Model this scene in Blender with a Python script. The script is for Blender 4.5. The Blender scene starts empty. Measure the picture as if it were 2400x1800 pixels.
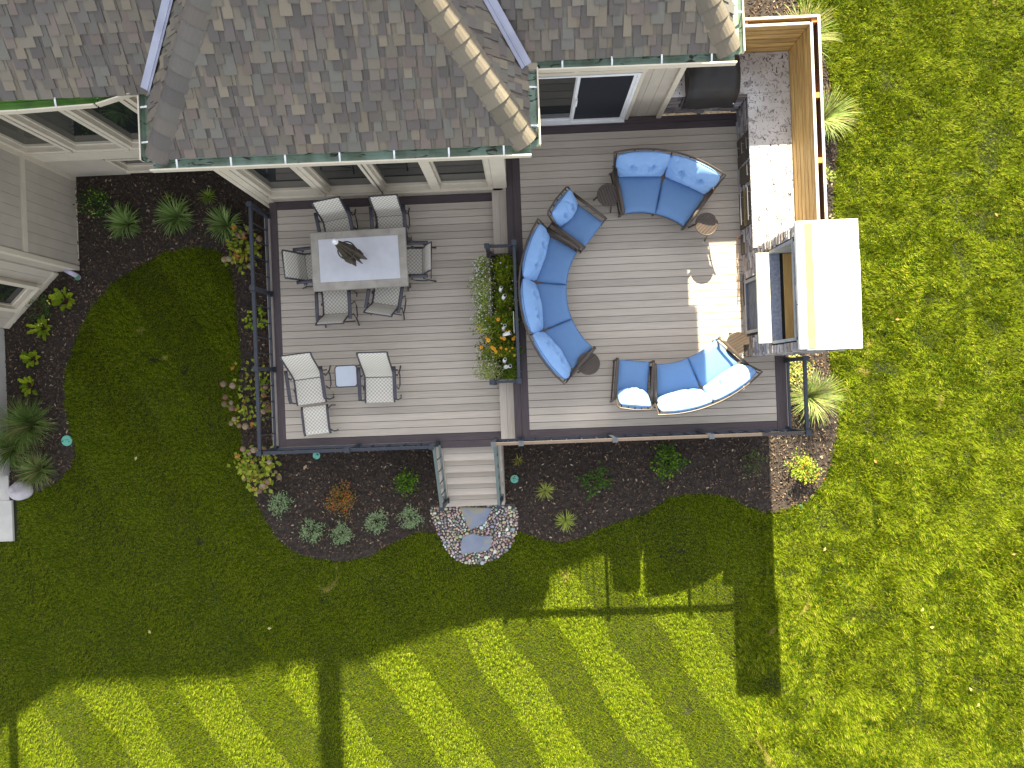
import bpy, math, random
import numpy as np
from mathutils import Vector, Matrix
random.seed(7); rng=np.random.default_rng(7)
sc=bpy.context.scene; col=sc.collection
PI=math.pi; R=math.radians
# ------------------------------------------------------------------ camera, sky, sun, exposure
cd=bpy.data.cameras.new('camera'); cam=bpy.data.objects.new('camera',cd); col.objects.link(cam); sc.camera=cam
cd.sensor_width=36; cd.lens=36*1695/2400; cd.clip_end=400; cd.clip_start=.2
cam.matrix_world=Matrix.Translation((0,0,15.5))@Matrix.Rotation(-R(2.2),4,'Z')@Matrix.Rotation(math.atan(31/1695),4,'Y')@Matrix.Rotation(-math.atan(6/1695),4,'X')
SUN_EL=30.7
w=bpy.data.worlds.new('World'); sc.world=w; w.use_nodes=True
nt=w.node_tree; bg=nt.nodes['Background']; sky=nt.nodes.new('ShaderNodeTexSky'); sky.sky_type='NISHITA'
sky.sun_disc=False; sky.sun_elevation=R(SUN_EL); sky.sun_rotation=0.0; sky.air_density=1.0; sky.dust_density=1.5; sky.ozone_density=1.0
hsv=nt.nodes.new('ShaderNodeHueSaturation'); hsv.inputs['Saturation'].default_value=.28; nt.links.new(sky.outputs[0],hsv.inputs['Color']); nt.links.new(hsv.outputs[0],bg.inputs[0]); bg.inputs[1].default_value=.09
sl=bpy.data.lights.new('sun','SUN'); sl.energy=5.0; sl.angle=R(.5); sl.color=(1,.91,.67)
so=bpy.data.objects.new('sun',sl); col.objects.link(so); so.rotation_euler=(-(PI/2-R(SUN_EL)),0,0)
so.location=(0,20,20)
vs=sc.view_settings; vs.view_transform='Standard'; vs.look='None'; vs.gamma=1; vs.exposure=2.4; vs.use_curve_mapping=False
# ------------------------------------------------------------------ materials
MATS={}
def mat(name,c,rough=.7,c2=None,scale=6.,stretch=(1,1,1),bump=0.,bscale=None,rnd=0.,spec=.4,vcol=False,metal=0.,detail=4,spots=None,transl=0.,space='pos',sharp=(.35,.65)):
    if name in MATS: return MATS[name]
    m=bpy.data.materials.new(name); m.use_nodes=True; n=m.node_tree.nodes; l=m.node_tree.links
    b=n['Principled BSDF']; b.inputs['Roughness'].default_value=rough; b.inputs['Metallic'].default_value=metal; b.inputs['Specular IOR Level'].default_value=spec
    if space=='pos': g=n.new('ShaderNodeNewGeometry').outputs['Position']
    else: g=n.new('ShaderNodeTexCoord').outputs['Object']
    mp=n.new('ShaderNodeMapping'); mp.inputs['Scale'].default_value=stretch; l.new(g,mp.inputs['Vector'])
    nz=n.new('ShaderNodeTexNoise'); nz.inputs['Scale'].default_value=scale; nz.inputs['Detail'].default_value=detail; l.new(mp.outputs[0],nz.inputs['Vector'])
    mr=n.new('ShaderNodeMapRange'); mr.inputs['From Min'].default_value=sharp[0]; mr.inputs['From Max'].default_value=sharp[1]; l.new(nz.outputs[0],mr.inputs[0])
    if vcol:
        at=n.new('ShaderNodeAttribute'); at.attribute_name='col'; base=at.outputs['Color']
        mx=n.new('ShaderNodeMix'); mx.data_type='RGBA'; mx.blend_type='MULTIPLY'; mx.inputs[0].default_value=1
        l.new(base,mx.inputs[6]); cr=n.new('ShaderNodeMapRange'); cr.inputs['To Min'].default_value=.78; cr.inputs['To Max'].default_value=1.2; l.new(nz.outputs[0],cr.inputs[0]); l.new(cr.outputs[0],mx.inputs[7])
        out=mx.outputs[2]
    else:
        mx=n.new('ShaderNodeMix'); mx.data_type='RGBA'; c2=c2 or tuple(x*.8 for x in c)
        mx.inputs[6].default_value=(*c,1); mx.inputs[7].default_value=(*c2,1); l.new(mr.outputs[0],mx.inputs[0]); out=mx.outputs[2]
    if spots:
        for (sc_,thr,cc,st) in spots:
            m2=n.new('ShaderNodeMapping'); m2.inputs['Scale'].default_value=st; l.new(g,m2.inputs['Vector'])
            z=n.new('ShaderNodeTexNoise'); z.inputs['Scale'].default_value=sc_; z.inputs['Detail'].default_value=5; z.inputs['Distortion'].default_value=1.2; l.new(m2.outputs[0],z.inputs['Vector'])
            r2=n.new('ShaderNodeMapRange'); r2.inputs['From Min'].default_value=thr; r2.inputs['From Max'].default_value=thr+.035; l.new(z.outputs[0],r2.inputs[0])
            m3=n.new('ShaderNodeMix'); m3.data_type='RGBA'; l.new(r2.outputs[0],m3.inputs[0]); l.new(out,m3.inputs[6]); m3.inputs[7].default_value=(*cc,1); out=m3.outputs[2]
    if rnd:
        oi=n.new('ShaderNodeObjectInfo'); hs=n.new('ShaderNodeHueSaturation'); r3=n.new('ShaderNodeMapRange'); r3.inputs['To Min'].default_value=1-rnd; r3.inputs['To Max'].default_value=1+rnd
        l.new(oi.outputs['Random'],r3.inputs[0]); l.new(r3.outputs[0],hs.inputs['Value']); l.new(out,hs.inputs['Color']); out=hs.outputs[0]
    l.new(out,b.inputs['Base Color'])
    if bump:
        bn=n.new('ShaderNodeTexNoise'); bn.inputs['Scale'].default_value=bscale or scale*4; bn.inputs['Detail'].default_value=5; l.new(mp.outputs[0],bn.inputs['Vector'])
        bu=n.new('ShaderNodeBump'); bu.inputs['Strength'].default_value=bump; bu.inputs['Distance'].default_value=.01; l.new(bn.outputs[0],bu.inputs['Height']); l.new(bu.outputs[0],b.inputs['Normal'])
    if transl:
        tr=n.new('ShaderNodeBsdfTranslucent'); l.new(out,tr.inputs['Color']); ms=n.new('ShaderNodeMixShader'); ms.inputs[0].default_value=transl
        l.new(b.outputs[0],ms.inputs[1]); l.new(tr.outputs[0],ms.inputs[2]); l.new(ms.outputs[0],n['Material Output'].inputs[0])
    MATS[name]=m; return m
def weave():
    m=mat('sling_weave',(.5,.5,.48),.75,space='obj'); n=m.node_tree.nodes; l=m.node_tree.links; b=n['Principled BSDF']
    tc=n.new('ShaderNodeTexCoord'); mp=n.new('ShaderNodeMapping'); mp.inputs['Rotation'].default_value=(0,0,PI/4); l.new(tc.outputs['Object'],mp.inputs['Vector'])
    # use x and (y+z) so the pattern also runs up the backrest
    sx=n.new('ShaderNodeSeparateXYZ'); l.new(tc.outputs['Object'],sx.inputs[0])
    a=n.new('ShaderNodeMath'); a.operation='SUBTRACT'; zz=n.new('ShaderNodeMath'); zz.operation='MULTIPLY'; zz.inputs[1].default_value=.55; l.new(sx.outputs[2],zz.inputs[0]); l.new(sx.outputs[1],a.inputs[0]); l.new(zz.outputs[0],a.inputs[1])
    def lin(k1,k2):
        p=n.new('ShaderNodeMath'); p.operation='MULTIPLY'; l.new(sx.outputs[0],p.inputs[0]); p.inputs[1].default_value=k1
        q=n.new('ShaderNodeMath'); q.operation='MULTIPLY_ADD'; l.new(a.outputs[0],q.inputs[0]); q.inputs[1].default_value=k2; l.new(p.outputs[0],q.inputs[2])
        s=n.new('ShaderNodeMath'); s.operation='SINE'; l.new(q.outputs[0],s.inputs[0]); return s
    s1=lin(88,0); s2=lin(0,88); mu=n.new('ShaderNodeMath'); mu.operation='MULTIPLY'; l.new(s1.outputs[0],mu.inputs[0]); l.new(s2.outputs[0],mu.inputs[1])
    mr=n.new('ShaderNodeMapRange'); mr.inputs['From Min'].default_value=-.25; mr.inputs['From Max'].default_value=.25; l.new(mu.outputs[0],mr.inputs[0])
    mx=n.new('ShaderNodeMix'); mx.data_type='RGBA'; mx.inputs[6].default_value=(.38,.36,.33,1); mx.inputs[7].default_value=(.66,.61,.51,1); l.new(mr.outputs[0],mx.inputs[0]); l.new(mx.outputs[2],b.inputs['Base Color'])
    return m
DECK=mat('composite_decking',(.43,.37,.305),.62,(.50,.435,.365),5,(.5,14,14),.12,rnd=.12,spec=.3,spots=[(60,.74,(.16,.12,.09),(1,1,1))])
DECKY=mat('composite_decking_lengthwise',(.43,.37,.305),.62,(.50,.435,.365),5,(14,.5,14),.12,rnd=.12,spec=.3,spots=[(60,.74,(.16,.12,.09),(1,1,1))])
DARK=mat('dark_border_board',(.060,.045,.048),.55,(.085,.065,.068),5,(.6,12,12),.12,rnd=.08,spec=.35)
DARKY=mat('dark_border_board_lengthwise',(.060,.045,.048),.55,(.085,.065,.068),5,(12,.6,12),.12,rnd=.08,spec=.35)
RAIL=mat('black_rail_paint',(.022,.028,.040),.42,(.03,.036,.05),8,spec=.5)
SIDING=mat('beige_siding_paint',(.455,.40,.33),.6,(.415,.365,.30),3,(1,1,1),.05,rnd=.02)
TRIM=mat('cream_trim_paint',(.60,.53,.42),.5,(.55,.49,.39),4)
WHITE=mat('white_vinyl',(.78,.78,.78),.4,(.72,.72,.72),6)
FASC=mat('fascia_board',(.33,.28,.24),.6,(.27,.23,.2),6)
GLASS=mat('dark_window_glass',(.012,.016,.016),.03,(.015,.018,.018),1,spec=1.0)
SCREEN=mat('dark_insect_screen',(.012,.014,.02),.5,(.016,.018,.026),30,spec=.3)
SHING=mat('asphalt_shingle',(0,0,0),.95,scale=160,vcol=True,bump=.5,bscale=260,spec=.15,detail=3)
PATINA=mat('green_gutter_patina',(.25,.34,.27),.5,(.15,.20,.14),3.2,(1,1,1),.1,spots=[(4,.60,(.035,.035,.02),(1,3,1))],spec=.4,sharp=(.4,.62))
ALGAE=mat('mossy_green_gutter',(.12,.27,.035),.5,(.06,.16,.025),3,(1,1,1),.1,sharp=(.4,.62))
FLASH=mat('valley_flashing',(.42,.43,.52),.35,(.34,.35,.43),3,(1,1,1),metal=.35)
CEDAR=mat('golden_cedar',(.50,.32,.11),.6,(.30,.175,.055),3,(9,.7,9),.15,rnd=.30)
CEDARX=mat('golden_cedar_crosswise',(.50,.32,.11),.6,(.30,.175,.055),3,(.7,9,9),.15,rnd=.30)
POSTW=mat('orange_cedar_post',(.52,.20,.045),.6,(.40,.15,.035),6,(3,3,12),.1)
STUD=mat('brown_cedar_boards',(.17,.085,.045),.65,(.11,.055,.03),5,(9,.7,9),.15,rnd=.1)
GRAN=mat('speckled_granite',(.56,.54,.53),.25,(.42,.39,.36),2.2,(1,1,1),spots=[(11,.57,(.27,.24,.24),(1,1,1)),(15,.60,(.06,.055,.065),(1.5,.8,1)),(7,.66,(.52,.45,.33),(1,1,1))],spec=.5)
STONE=mat('ledger_stone',(0,0,0),.85,scale=24,vcol=True,bump=.6,bscale=40)
CAPW=mat('white_cap_stone',(.82,.80,.74),.7,(.74,.72,.66),2,bump=.1)
YELLOW=mat('yellowed_sheathing_strip',(.42,.45,.12),.8,(.37,.40,.10),5,bump=.05)
PLY=mat('tan_plywood',(.46,.31,.12),.7,(.38,.25,.09),3,(8,1,1),.05)
BLUES=mat('rough_blue_slate',(.16,.19,.26),.75,(.24,.27,.35),20,bump=1.,bscale=26)
DKIN=mat('dark_niche_lining',(.02,.018,.016),.8)
COVER=mat('black_vinyl_cover',(.018,.016,.016),.55,(.026,.023,.022),3,bump=.3,bscale=5)
STEEL=mat('brushed_steel',(.55,.55,.54),.28,(.45,.45,.45),4,(2,30,2),metal=.9)
CAB=mat('dark_brown_cabinet',(.055,.042,.030),.45,(.07,.053,.038),4,(8,1,8))
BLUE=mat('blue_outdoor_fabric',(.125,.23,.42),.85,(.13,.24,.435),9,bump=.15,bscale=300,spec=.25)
BLUE_SKYLIT=mat('blue_outdoor_fabric_skylit',(.20,.345,.60),.85,(.212,.36,.62),9,bump=.10,bscale=24,spec=.25)  # same fabric as the seats; brightness from the sky put into the colour
BRZ=mat('bronze_brown_frame',(.060,.043,.032),.42,(.072,.052,.038),8,spec=.5)
CHAR=mat('charcoal_chair_frame',(.042,.040,.052),.4,(.055,.052,.066),8,spec=.5)
SLING=weave()
TILE=mat('grey_stone_tile',(.40,.365,.31),.4,(.32,.295,.255),5,bump=.05,rnd=.05)
CLOTH=mat('white_table_cloth',(.62,.62,.66),.85,(.57,.57,.61),5,bump=.15,bscale=60)
FROST=mat('frosted_glass_top',(.50,.54,.60),.2,(.46,.5,.56),4,spec=.6)
UMB=mat('brown_canvas',(.050,.038,.026),.85,(.070,.054,.036),12,bump=.3)
CONC=mat('concrete_slab',(.48,.46,.42),.85,(.40,.385,.35),2.5,bump=.2,bscale=60)
BOULD=mat('pale_boulder_rock',(.50,.46,.48),.85,(.36,.33,.34),4,bump=.5,bscale=12)
FLAG=mat('blue_grey_flagstone',(.17,.20,.27),.55,(.22,.24,.30),3,bump=.5,bscale=10,spots=[(1.1,.56,(.27,.25,.19),(1,1,1))])
PEB=mat('river_pebble',(0,0,0),.7,scale=30,vcol=True,bump=.1,spec=.2)
TEAL=mat('teal_plastic_lid',(.16,.50,.38),.45,(.13,.43,.32),8)
REDP=mat('red_plastic',(.8,.05,.03),.4)
BIRCH=mat('white_birch_bark',(.78,.77,.76),.7,(.70,.69,.69),6,spots=[(9,.64,(.12,.10,.10),(1,1,3))],bump=.2)
DHOLE=mat('dark_hollow',(.05,.045,.045),.9)
MULCH=mat('dark_mulch',(.052,.038,.029),.95,(.020,.015,.012),14,bump=1.,bscale=40)
CHIP=mat('mulch_chip',(0,0,0),.9,scale=60,vcol=True)
LEAF=mat('foliage',(0,0,0),.65,scale=8,vcol=True,transl=.3,spec=.18)
FLOW=mat('flower_petals',(0,0,0),.7,scale=12,vcol=True,transl=.2,bump=.4,bscale=90)
SOIL=mat('lawn_soil',(.010,.018,.001),.95,(.018,.018,.003),2.2,bump=.8,bscale=30)
PIPE=mat('white_pipe_plastic',(.62,.60,.78),.35,(.58,.56,.74),5)
SCRAP=mat('pale_scrap_wood',(.55,.38,.2),.7)
# ------------------------------------------------------------------ mesh helpers
ROOTLOC={}
class MB:
    def __init__(s): s.v=[];s.f=[];s.c=[];s.n=0
    def add(s,v,f,c=None):
        v=[tuple(p) for p in v]; s.v+=v; s.f+=[tuple(i+s.n for i in q) for q in f]; s.n+=len(v)
        s.c+=[c or (.5,.5,.5)]*len(f); return s
    def box(s,x0,x1,y0,y1,z0,z1,c=None):
        return s.add([(x,y,z) for z in (z0,z1) for y in (y0,y1) for x in (x0,x1)],[(0,2,3,1),(4,5,7,6),(0,1,5,4),(2,6,7,3),(0,4,6,2),(1,3,7,5)],c)
    def beam(s,a,b,w,h,c=None,up=(0,0,1)):
        a=Vector(a);b=Vector(b);d=(b-a).normalized();u=Vector(up)
        if abs(d.dot(u))>.99:u=Vector((0,1,0))
        x=d.cross(u).normalized()*w/2;y=x.cross(d).normalized()*h/2
        return s.add([a-x-y,a+x-y,a+x+y,a-x+y,b-x-y,b+x-y,b+x+y,b-x+y],[(0,3,2,1),(4,5,6,7),(0,1,5,4),(1,2,6,5),(2,3,7,6),(3,0,4,7)],c)
    def tube(s,pts,r,n=8,c=None,closed=False,flat=1.):
        pts=[Vector(p) for p in pts];N=len(pts);V=[];rr=r if isinstance(r,(list,tuple)) else [r]*N
        for i,p in enumerate(pts):
            d=(pts[(i+1)%N if closed else min(i+1,N-1)]-pts[(i-1)%N if closed else max(i-1,0)]).normalized()
            u=Vector((0,0,1)) if abs(d.z)<.95 else Vector((0,1,0))
            x=d.cross(u).normalized();y=x.cross(d)
            for k in range(n):
                t=2*PI*k/n;V.append(p+x*math.cos(t)*rr[i]+y*math.sin(t)*rr[i]*flat)
        F=[]
        for i in range(N if closed else N-1):
            j=(i+1)%N
            for k in range(n):F.append((i*n+k,i*n+(k+1)%n,j*n+(k+1)%n,j*n+k))
        if not closed:F+=[tuple(range(n))[::-1],tuple((N-1)*n+k for k in range(n))]
        return s.add(V,F,c)
    def cyl(s,x,y,z0,z1,r,n=16,c=None,r2=None):
        r2=r if r2 is None else r2
        V=[(x+r*math.cos(2*PI*k/n),y+r*math.sin(2*PI*k/n),z0) for k in range(n)]+[(x+r2*math.cos(2*PI*k/n),y+r2*math.sin(2*PI*k/n),z1) for k in range(n)]
        return s.add(V,[(k,(k+1)%n,n+(k+1)%n,n+k) for k in range(n)]+[tuple(range(n))[::-1],tuple(range(n,2*n))],c)
    def prism(s,poly,z0,z1,c=None):
        n=len(poly);V=[(*p,z0) for p in poly]+[(*p,z1) for p in poly]
        return s.add(V,[(k,(k+1)%n,n+(k+1)%n,n+k) for k in range(n)]+[tuple(range(n))[::-1],tuple(range(n,2*n))],c)
    def slab(s,pts,th,c=None):
        P=[Vector(p) for p in pts];nn=(P[1]-P[0]).cross(P[2]-P[0]).normalized()
        if nn.z<0:nn=-nn;P=P[::-1]
        n=len(P);V=P+[p-nn*th for p in P]
        return s.add(V,[tuple(range(n))]+[tuple(range(n,2*n))[::-1]]+[(k,n+k,n+(k+1)%n,(k+1)%n) for k in range(n)],c)
    def grid(s,fn,nu,nv,c=None,wrapu=False):
        V=[fn(i/(nu if wrapu else nu-1),j/(nv-1)) for j in range(nv) for i in range(nu)]
        F=[(j*nu+i,j*nu+(i+1)%nu,(j+1)*nu+(i+1)%nu,(j+1)*nu+i) for j in range(nv-1) for i in range(nu if wrapu else nu-1)]
        return s.add(V,F,c)
    def shift(s,d):
        s.v=[(a-d[0],b-d[1],c-d[2]) for a,b,c in s.v];return s
def link(o): col.objects.link(o); return o
def mesh_of(mb,name,m,smooth=False):
    me=bpy.data.meshes.new(name); me.from_pydata(mb.v,[],mb.f); me.materials.append(m)
    if any(c!=(.5,.5,.5) for c in mb.c[:50]) or m in (LEAF,FLOW,STONE,PEB,CHIP,SHING):
        at=me.attributes.new('col','FLOAT_COLOR','FACE'); a=np.ones((len(mb.c),4),dtype=np.float32); a[:,:3]=np.array(mb.c); at.data.foreach_set('color',a.ravel())
    if smooth: me.polygons.foreach_set('use_smooth',[True]*len(me.polygons))
    me.update(); return me
def rootof(p):
    while p.parent: p=p.parent
    return p
def part(mb,name,m,parent=None,world=True,smooth=False,stuff=False,label=None,bevel=0):
    if parent is not None and world: mb.shift(ROOTLOC.get(rootof(parent).name,(0,0,0)))
    o=bpy.data.objects.new(name,mesh_of(mb,name,m,smooth)); link(o)
    if parent is not None: o.parent=parent
    if stuff: o['kind']='stuff'
    if label: o['label']=label
    if bevel: b=o.modifiers.new('b','BEVEL'); b.width=bevel; b.segments=2; b.limit_method='ANGLE'
    return o
def thing(name,label,cat,loc=(0,0,0),rz=0,group=None):
    o=bpy.data.objects.new(name,None); link(o); o.location=loc; o.rotation_euler=(0,0,rz); o.empty_display_size=.1
    o['label']=label; o['category']=cat
    if group:o['group']=group
    ROOTLOC[o.name]=tuple(loc); return o
def tag(o,label,cat,group=None):
    o['label']=label;o['category']=cat
    if group:o['group']=group
    return o
def struct(mb,name,m,kind='structure',smooth=False):
    o=part(mb,name,m,smooth=smooth); o['kind']=kind; return o
UC={}
def piece(name,x0,x1,y0,y1,z0,z1,m,parent,local=False):
    """a box that shares its mesh with every other box of that material"""
    if m.name not in UC: UC[m.name]=mesh_of(MB().box(-.5,.5,-.5,.5,-.5,.5),name,m)
    o=bpy.data.objects.new(name,UC[m.name]); link(o); o.parent=parent
    r=(0,0,0) if local or parent is None else ROOTLOC.get(rootof(parent).name,(0,0,0))
    o.location=((x0+x1)/2-r[0],(y0+y1)/2-r[1],(z0+z1)/2-r[2]); o.scale=(abs(x1-x0),abs(y1-y0),abs(z1-z0)); return o
def dup(o,loc,rz,label,group=None,name=None):
    c=o.copy(); link(c); c.location=loc; c.rotation_euler=(0,0,rz); c['label']=label
    if group:c['group']=group
    for ch in list(o.children):
        d=ch.copy(); link(d); d.parent=c
        for g in list(ch.children):
            e=g.copy(); link(e); e.parent=d
    return c
def clip(poly,a,b):
    """keep the part of poly left of the line a->b"""
    out=[];n=len(poly)
    side=lambda p:(b[0]-a[0])*(p[1]-a[1])-(b[1]-a[1])*(p[0]-a[0])
    for i in range(n):
        p,q=poly[i],poly[(i+1)%n];sp,sq=side(p),side(q)
        if sp>=0:out.append(p)
        if sp*sq<0:
            t=sp/(sp-sq);out.append((p[0]+(q[0]-p[0])*t,p[1]+(q[1]-p[1])*t))
    return out
def inpoly(x,y,poly):
    x=np.asarray(x);y=np.asarray(y);r=np.zeros(x.shape,bool);n=len(poly);j=n-1
    for i in range(n):
        xi,yi=poly[i];xj,yj=poly[j]
        if yi!=yj: r^=((yi>y)!=(yj>y))&(x<(xj-xi)*(y-yi)/(yj-yi)+xi)
        j=i
    return r
def G(px,py,z=0.,k=1.085):
    """point of the plane at height z seen at pixel (px,py) of the surveyed picture"""
    M=cam.matrix_world.to_3x3(); d=M@Vector(((px*k-1200)/1695,-(py*k-900)/1695,-1)); t=(z-15.5)/d.z; return (d.x*t,d.y*t)
def smoothpoly(P,it=2):
    for _ in range(it):
        Q=[]
        for i in range(len(P)):
            a=P[i];b=P[(i+1)%len(P)]
            Q+=[(a[0]*.75+b[0]*.25,a[1]*.75+b[1]*.25),(a[0]*.25+b[0]*.75,a[1]*.25+b[1]*.75)]
        P=Q
    return P
# ------------------------------------------------------------------ ground: lawn, mulch beds, pebbles, slab
EDGE=[(140,870),(143,800),(165,730),(195,670),(245,610),(300,575),(360,545),(430,533),(480,545),(497,570),(507,640),(513,700),(520,770),(518,850),(520,930),(530,1000),(545,1060),(570,1120),(600,1165),(640,1195),(690,1208),(745,1214),(800,1203),(850,1172),(900,1150),(950,1150),(1000,1180),(1060,1180),(1115,1146),(1170,1165),(1215,1174),(1260,1162),(1300,1140),(1350,1122),(1400,1108),(1440,1078),(1480,1068),(1530,1066),(1580,1076),(1620,1102),(1665,1110),(1705,1100),(1742,1088),(1770,1060),(1795,1010),(1806,950),(1812,900),(1800,850),(1792,800),(1790,740),(1800,600),(1800,420),(1808,340),(1806,290),(1795,240),(1792,170),(1775,100),(1740,40),(1700,-30)]
bedp=[G(*p) for p in EDGE]
bed=bedp+[(6.0,12.0),(-14.0,12.0),G(-260,1078)]+[G(*p) for p in [(20,1080),(75,1066),(120,1045),(150,1015),(162,985),(160,955),(148,915)]]
PEBP=[G(*p) for p in [(932,1092),(1112,1088),(1120,1120),(1117,1150),(1104,1180),(1080,1203),(1045,1218),(1010,1219),(982,1208),(962,1185),(950,1160),(938,1130),(930,1112)]]
lawn=struct(MB().add([(-70,-60,0),(70,-60,0),(70,60,0),(-70,60,0)],[(0,1,2,3)]),'lawn',SOIL)
mb=MB(); mb.prism(bed,-.05,.008); struct(mb,'mulch_bed',MULCH)
mb=MB(); mb.prism(PEBP,-.05,.014); PB=struct(mb,'pebble_bed',mat('pebble_bed_grit',(.10,.09,.08),.9,(.05,.045,.04),20,bump=.5)); ROOTLOC[PB.name]=(0,0,0)
# mow-stripe field
SD=(.53,-.85); SP=(.85,.53); s0=G(905,1500); S0=s0[0]*SP[0]+s0[1]*SP[1]
def gn_scatter(name,pts,rot,scl,idx,protos):
    me=bpy.data.meshes.new(name); me.vertices.add(len(pts)); me.vertices.foreach_set('co',np.asarray(pts,dtype=np.float32).ravel())
    a=me.attributes.new('rot','FLOAT_VECTOR','POINT'); a.data.foreach_set('vector',np.asarray(rot,dtype=np.float32).ravel())
    a=me.attributes.new('scl','FLOAT','POINT'); a.data.foreach_set('value',np.asarray(scl,dtype=np.float32))
    a=me.attributes.new('idx','INT','POINT'); a.data.foreach_set('value',np.asarray(idx,dtype=np.int32))
    o=link(bpy.data.objects.new(name,me)); o['kind']='stuff'
    g=bpy.data.node_groups.new(name+'_scatter','GeometryNodeTree'); g.interface.new_socket('Geometry',in_out='INPUT',socket_type='NodeSocketGeometry'); g.interface.new_socket('Geometry',in_out='OUTPUT',socket_type='NodeSocketGeometry')
    N=g.nodes; L=g.links; gi=N.new('NodeGroupInput'); go=N.new('NodeGroupOutput'); iop=N.new('GeometryNodeInstanceOnPoints'); iop.inputs['Pick Instance'].default_value=True
    jg=N.new('GeometryNodeJoinGeometry')
    for p in protos[::-1]:
        oi=N.new('GeometryNodeObjectInfo'); oi.inputs['Object'].default_value=p; oi.inputs['As Instance'].default_value=True; L.new(oi.outputs['Geometry'],jg.inputs[0])
    def at(nm,t):
        q=N.new('GeometryNodeInputNamedAttribute'); q.data_type=t; q.inputs[0].default_value=nm; return q.outputs[0]
    L.new(gi.outputs[0],iop.inputs['Points']); L.new(jg.outputs[0],iop.inputs['Instance']); L.new(at('idx','INT'),iop.inputs['Instance Index'])
    L.new(at('rot','FLOAT_VECTOR'),iop.inputs['Rotation']); L.new(at('scl','FLOAT'),iop.inputs['Scale']); L.new(iop.outputs[0],go.inputs[0])
    md=o.modifiers.new('scatter','NODES'); md.node_group=g; return o
def blade(mb,x,y,z,dx,dy,h,lean,wd,c,seg=2):
    """one curved blade as a strip of quads ending in a point"""
    L_=math.hypot(dx,dy) or 1;dx/=L_;dy/=L_;px,py=-dy*wd/2,dx*wd/2;V=[];F=[]
    for i in range(seg+1):
        t=i/seg;r=lean*t*t if seg>1 else lean*t;zz=z+h*(t-.35*t*t*(lean/(h+1e-6)>.8));k=1-t*.75
        if i<seg:V+=[(x+dx*r+px*k,y+dy*r+py*k,zz),(x+dx*r-px*k,y+dy*r-py*k,zz)]
        else:V.append((x+dx*r,y+dy*r,zz))
    for i in range(seg-1):F.append((2*i,2*i+1,2*i+3,2*i+2))
    F.append((2*seg-2,2*seg-1,2*seg)); mb.add(V,F,c)
GRASS=mat('grass_blade',(0,0,0),.7,scale=1.6,vcol=True,transl=.14,spec=.06,spots=[(.75,.70,(.30,.26,.06),(1,1,1))])
def lerp(a,b,t): return tuple(x+(y-x)*t for x,y in zip(a,b))
protos=[]
for k in range(6):
    mb=MB(); hh=(.045,.05,.055,.06,.075,.085)[k]
    for i in range(26):
        a=random.gauss(0,.42) if k<4 else random.gauss(0,1.1); x=random.uniform(-.05,.05);y=random.uniform(-.05,.05)
        h=hh*random.uniform(.6,1.25); c=lerp((.014,.040,.002),(.205,.255,.004),random.random()**1.3)
        if random.random()<.03:c=(.36,.32,.06)  # a few blades coloured pale, as if catching the sun
        blade(mb,x,y,0,math.cos(a),math.sin(a),h,h*random.uniform(.35,1.1),random.uniform(.007,.012),c)
    protos.append(bpy.data.objects.new('grass_tuft_source',mesh_of(mb,'grass_tuft',GRASS)))
sp_=.047; xs,ys=np.meshgrid(np.arange(-13,13.2,sp_),np.arange(-10.5,9.5,sp_)); xs=(xs+rng.uniform(-.5,.5,xs.shape)*sp_).ravel(); ys=(ys+rng.uniform(-.5,.5,ys.shape)*sp_).ravel()
keep=~inpoly(xs,ys,bed)&~inpoly(xs,ys,PEBP)
keep&=~((xs>-5.1)&(xs<5.1)&(ys>-1.1)&(ys<9)); keep&=~((xs<-11.1)&(ys>-3.05)&(ys<12))&~((xs<4.2)&(ys>4))
xs=xs[keep];ys=ys[keep];n=len(xs)
def vnoise(x,y,s,seed):
    r=np.random.default_rng(seed);g=r.uniform(-1,1,(64,64));u=x*s+32;v=y*s+32;i=np.floor(u).astype(int)%63;j=np.floor(v).astype(int)%63;fu=u-np.floor(u);fv=v-np.floor(v)
    fu=fu*fu*(3-2*fu);fv=fv*fv*(3-2*fv)
    return (g[i,j]*(1-fu)+g[(i+1)%64,j]*fu)*(1-fv)+(g[i,(j+1)%64]*(1-fu)+g[(i+1)%64,(j+1)%64]*fu)*fv
s=(xs*SP[0]+ys*SP[1]-S0+.12*vnoise(xs,ys,1.2,1))/.93; light=(np.floor(s+.5)%2==0)
inst=(xs<4.6+ .5*vnoise(xs,ys,.8,2))
base=np.where(light,math.atan2(SD[1],SD[0]),math.atan2(-SD[1],-SD[0]))
wander=PI*1.3*(vnoise(xs,ys,.9,3)+.7*vnoise(xs,ys,2.4,4))-1.2
yaw=np.where(inst,base+rng.normal(0,.30,n),wander+rng.normal(0,.6,n))
tilt=np.where(inst,rng.normal(.34,.10,n),rng.normal(.12,.22,n))
gs=np.where(inst,.80+.12*vnoise(xs,ys,1.6,5),.98+.25*vnoise(xs,ys,1.5,6)+.38*vnoise(xs,ys,4.2,7))*rng.uniform(.8,1.2,n)
gap=(vnoise(xs,ys,2.2,8)+.6*vnoise(xs,ys,5.3,9))<-1.25
ok=~(gap&(rng.uniform(0,1,n)<.75)); idx=np.where(inst,rng.integers(0,5,n),rng.integers(2,6,n))
gn_scatter('grass',np.c_[xs,ys,np.full(n,.0)][ok],np.c_[np.zeros(n),tilt,yaw][ok],gs[ok],idx[ok],protos)
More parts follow.
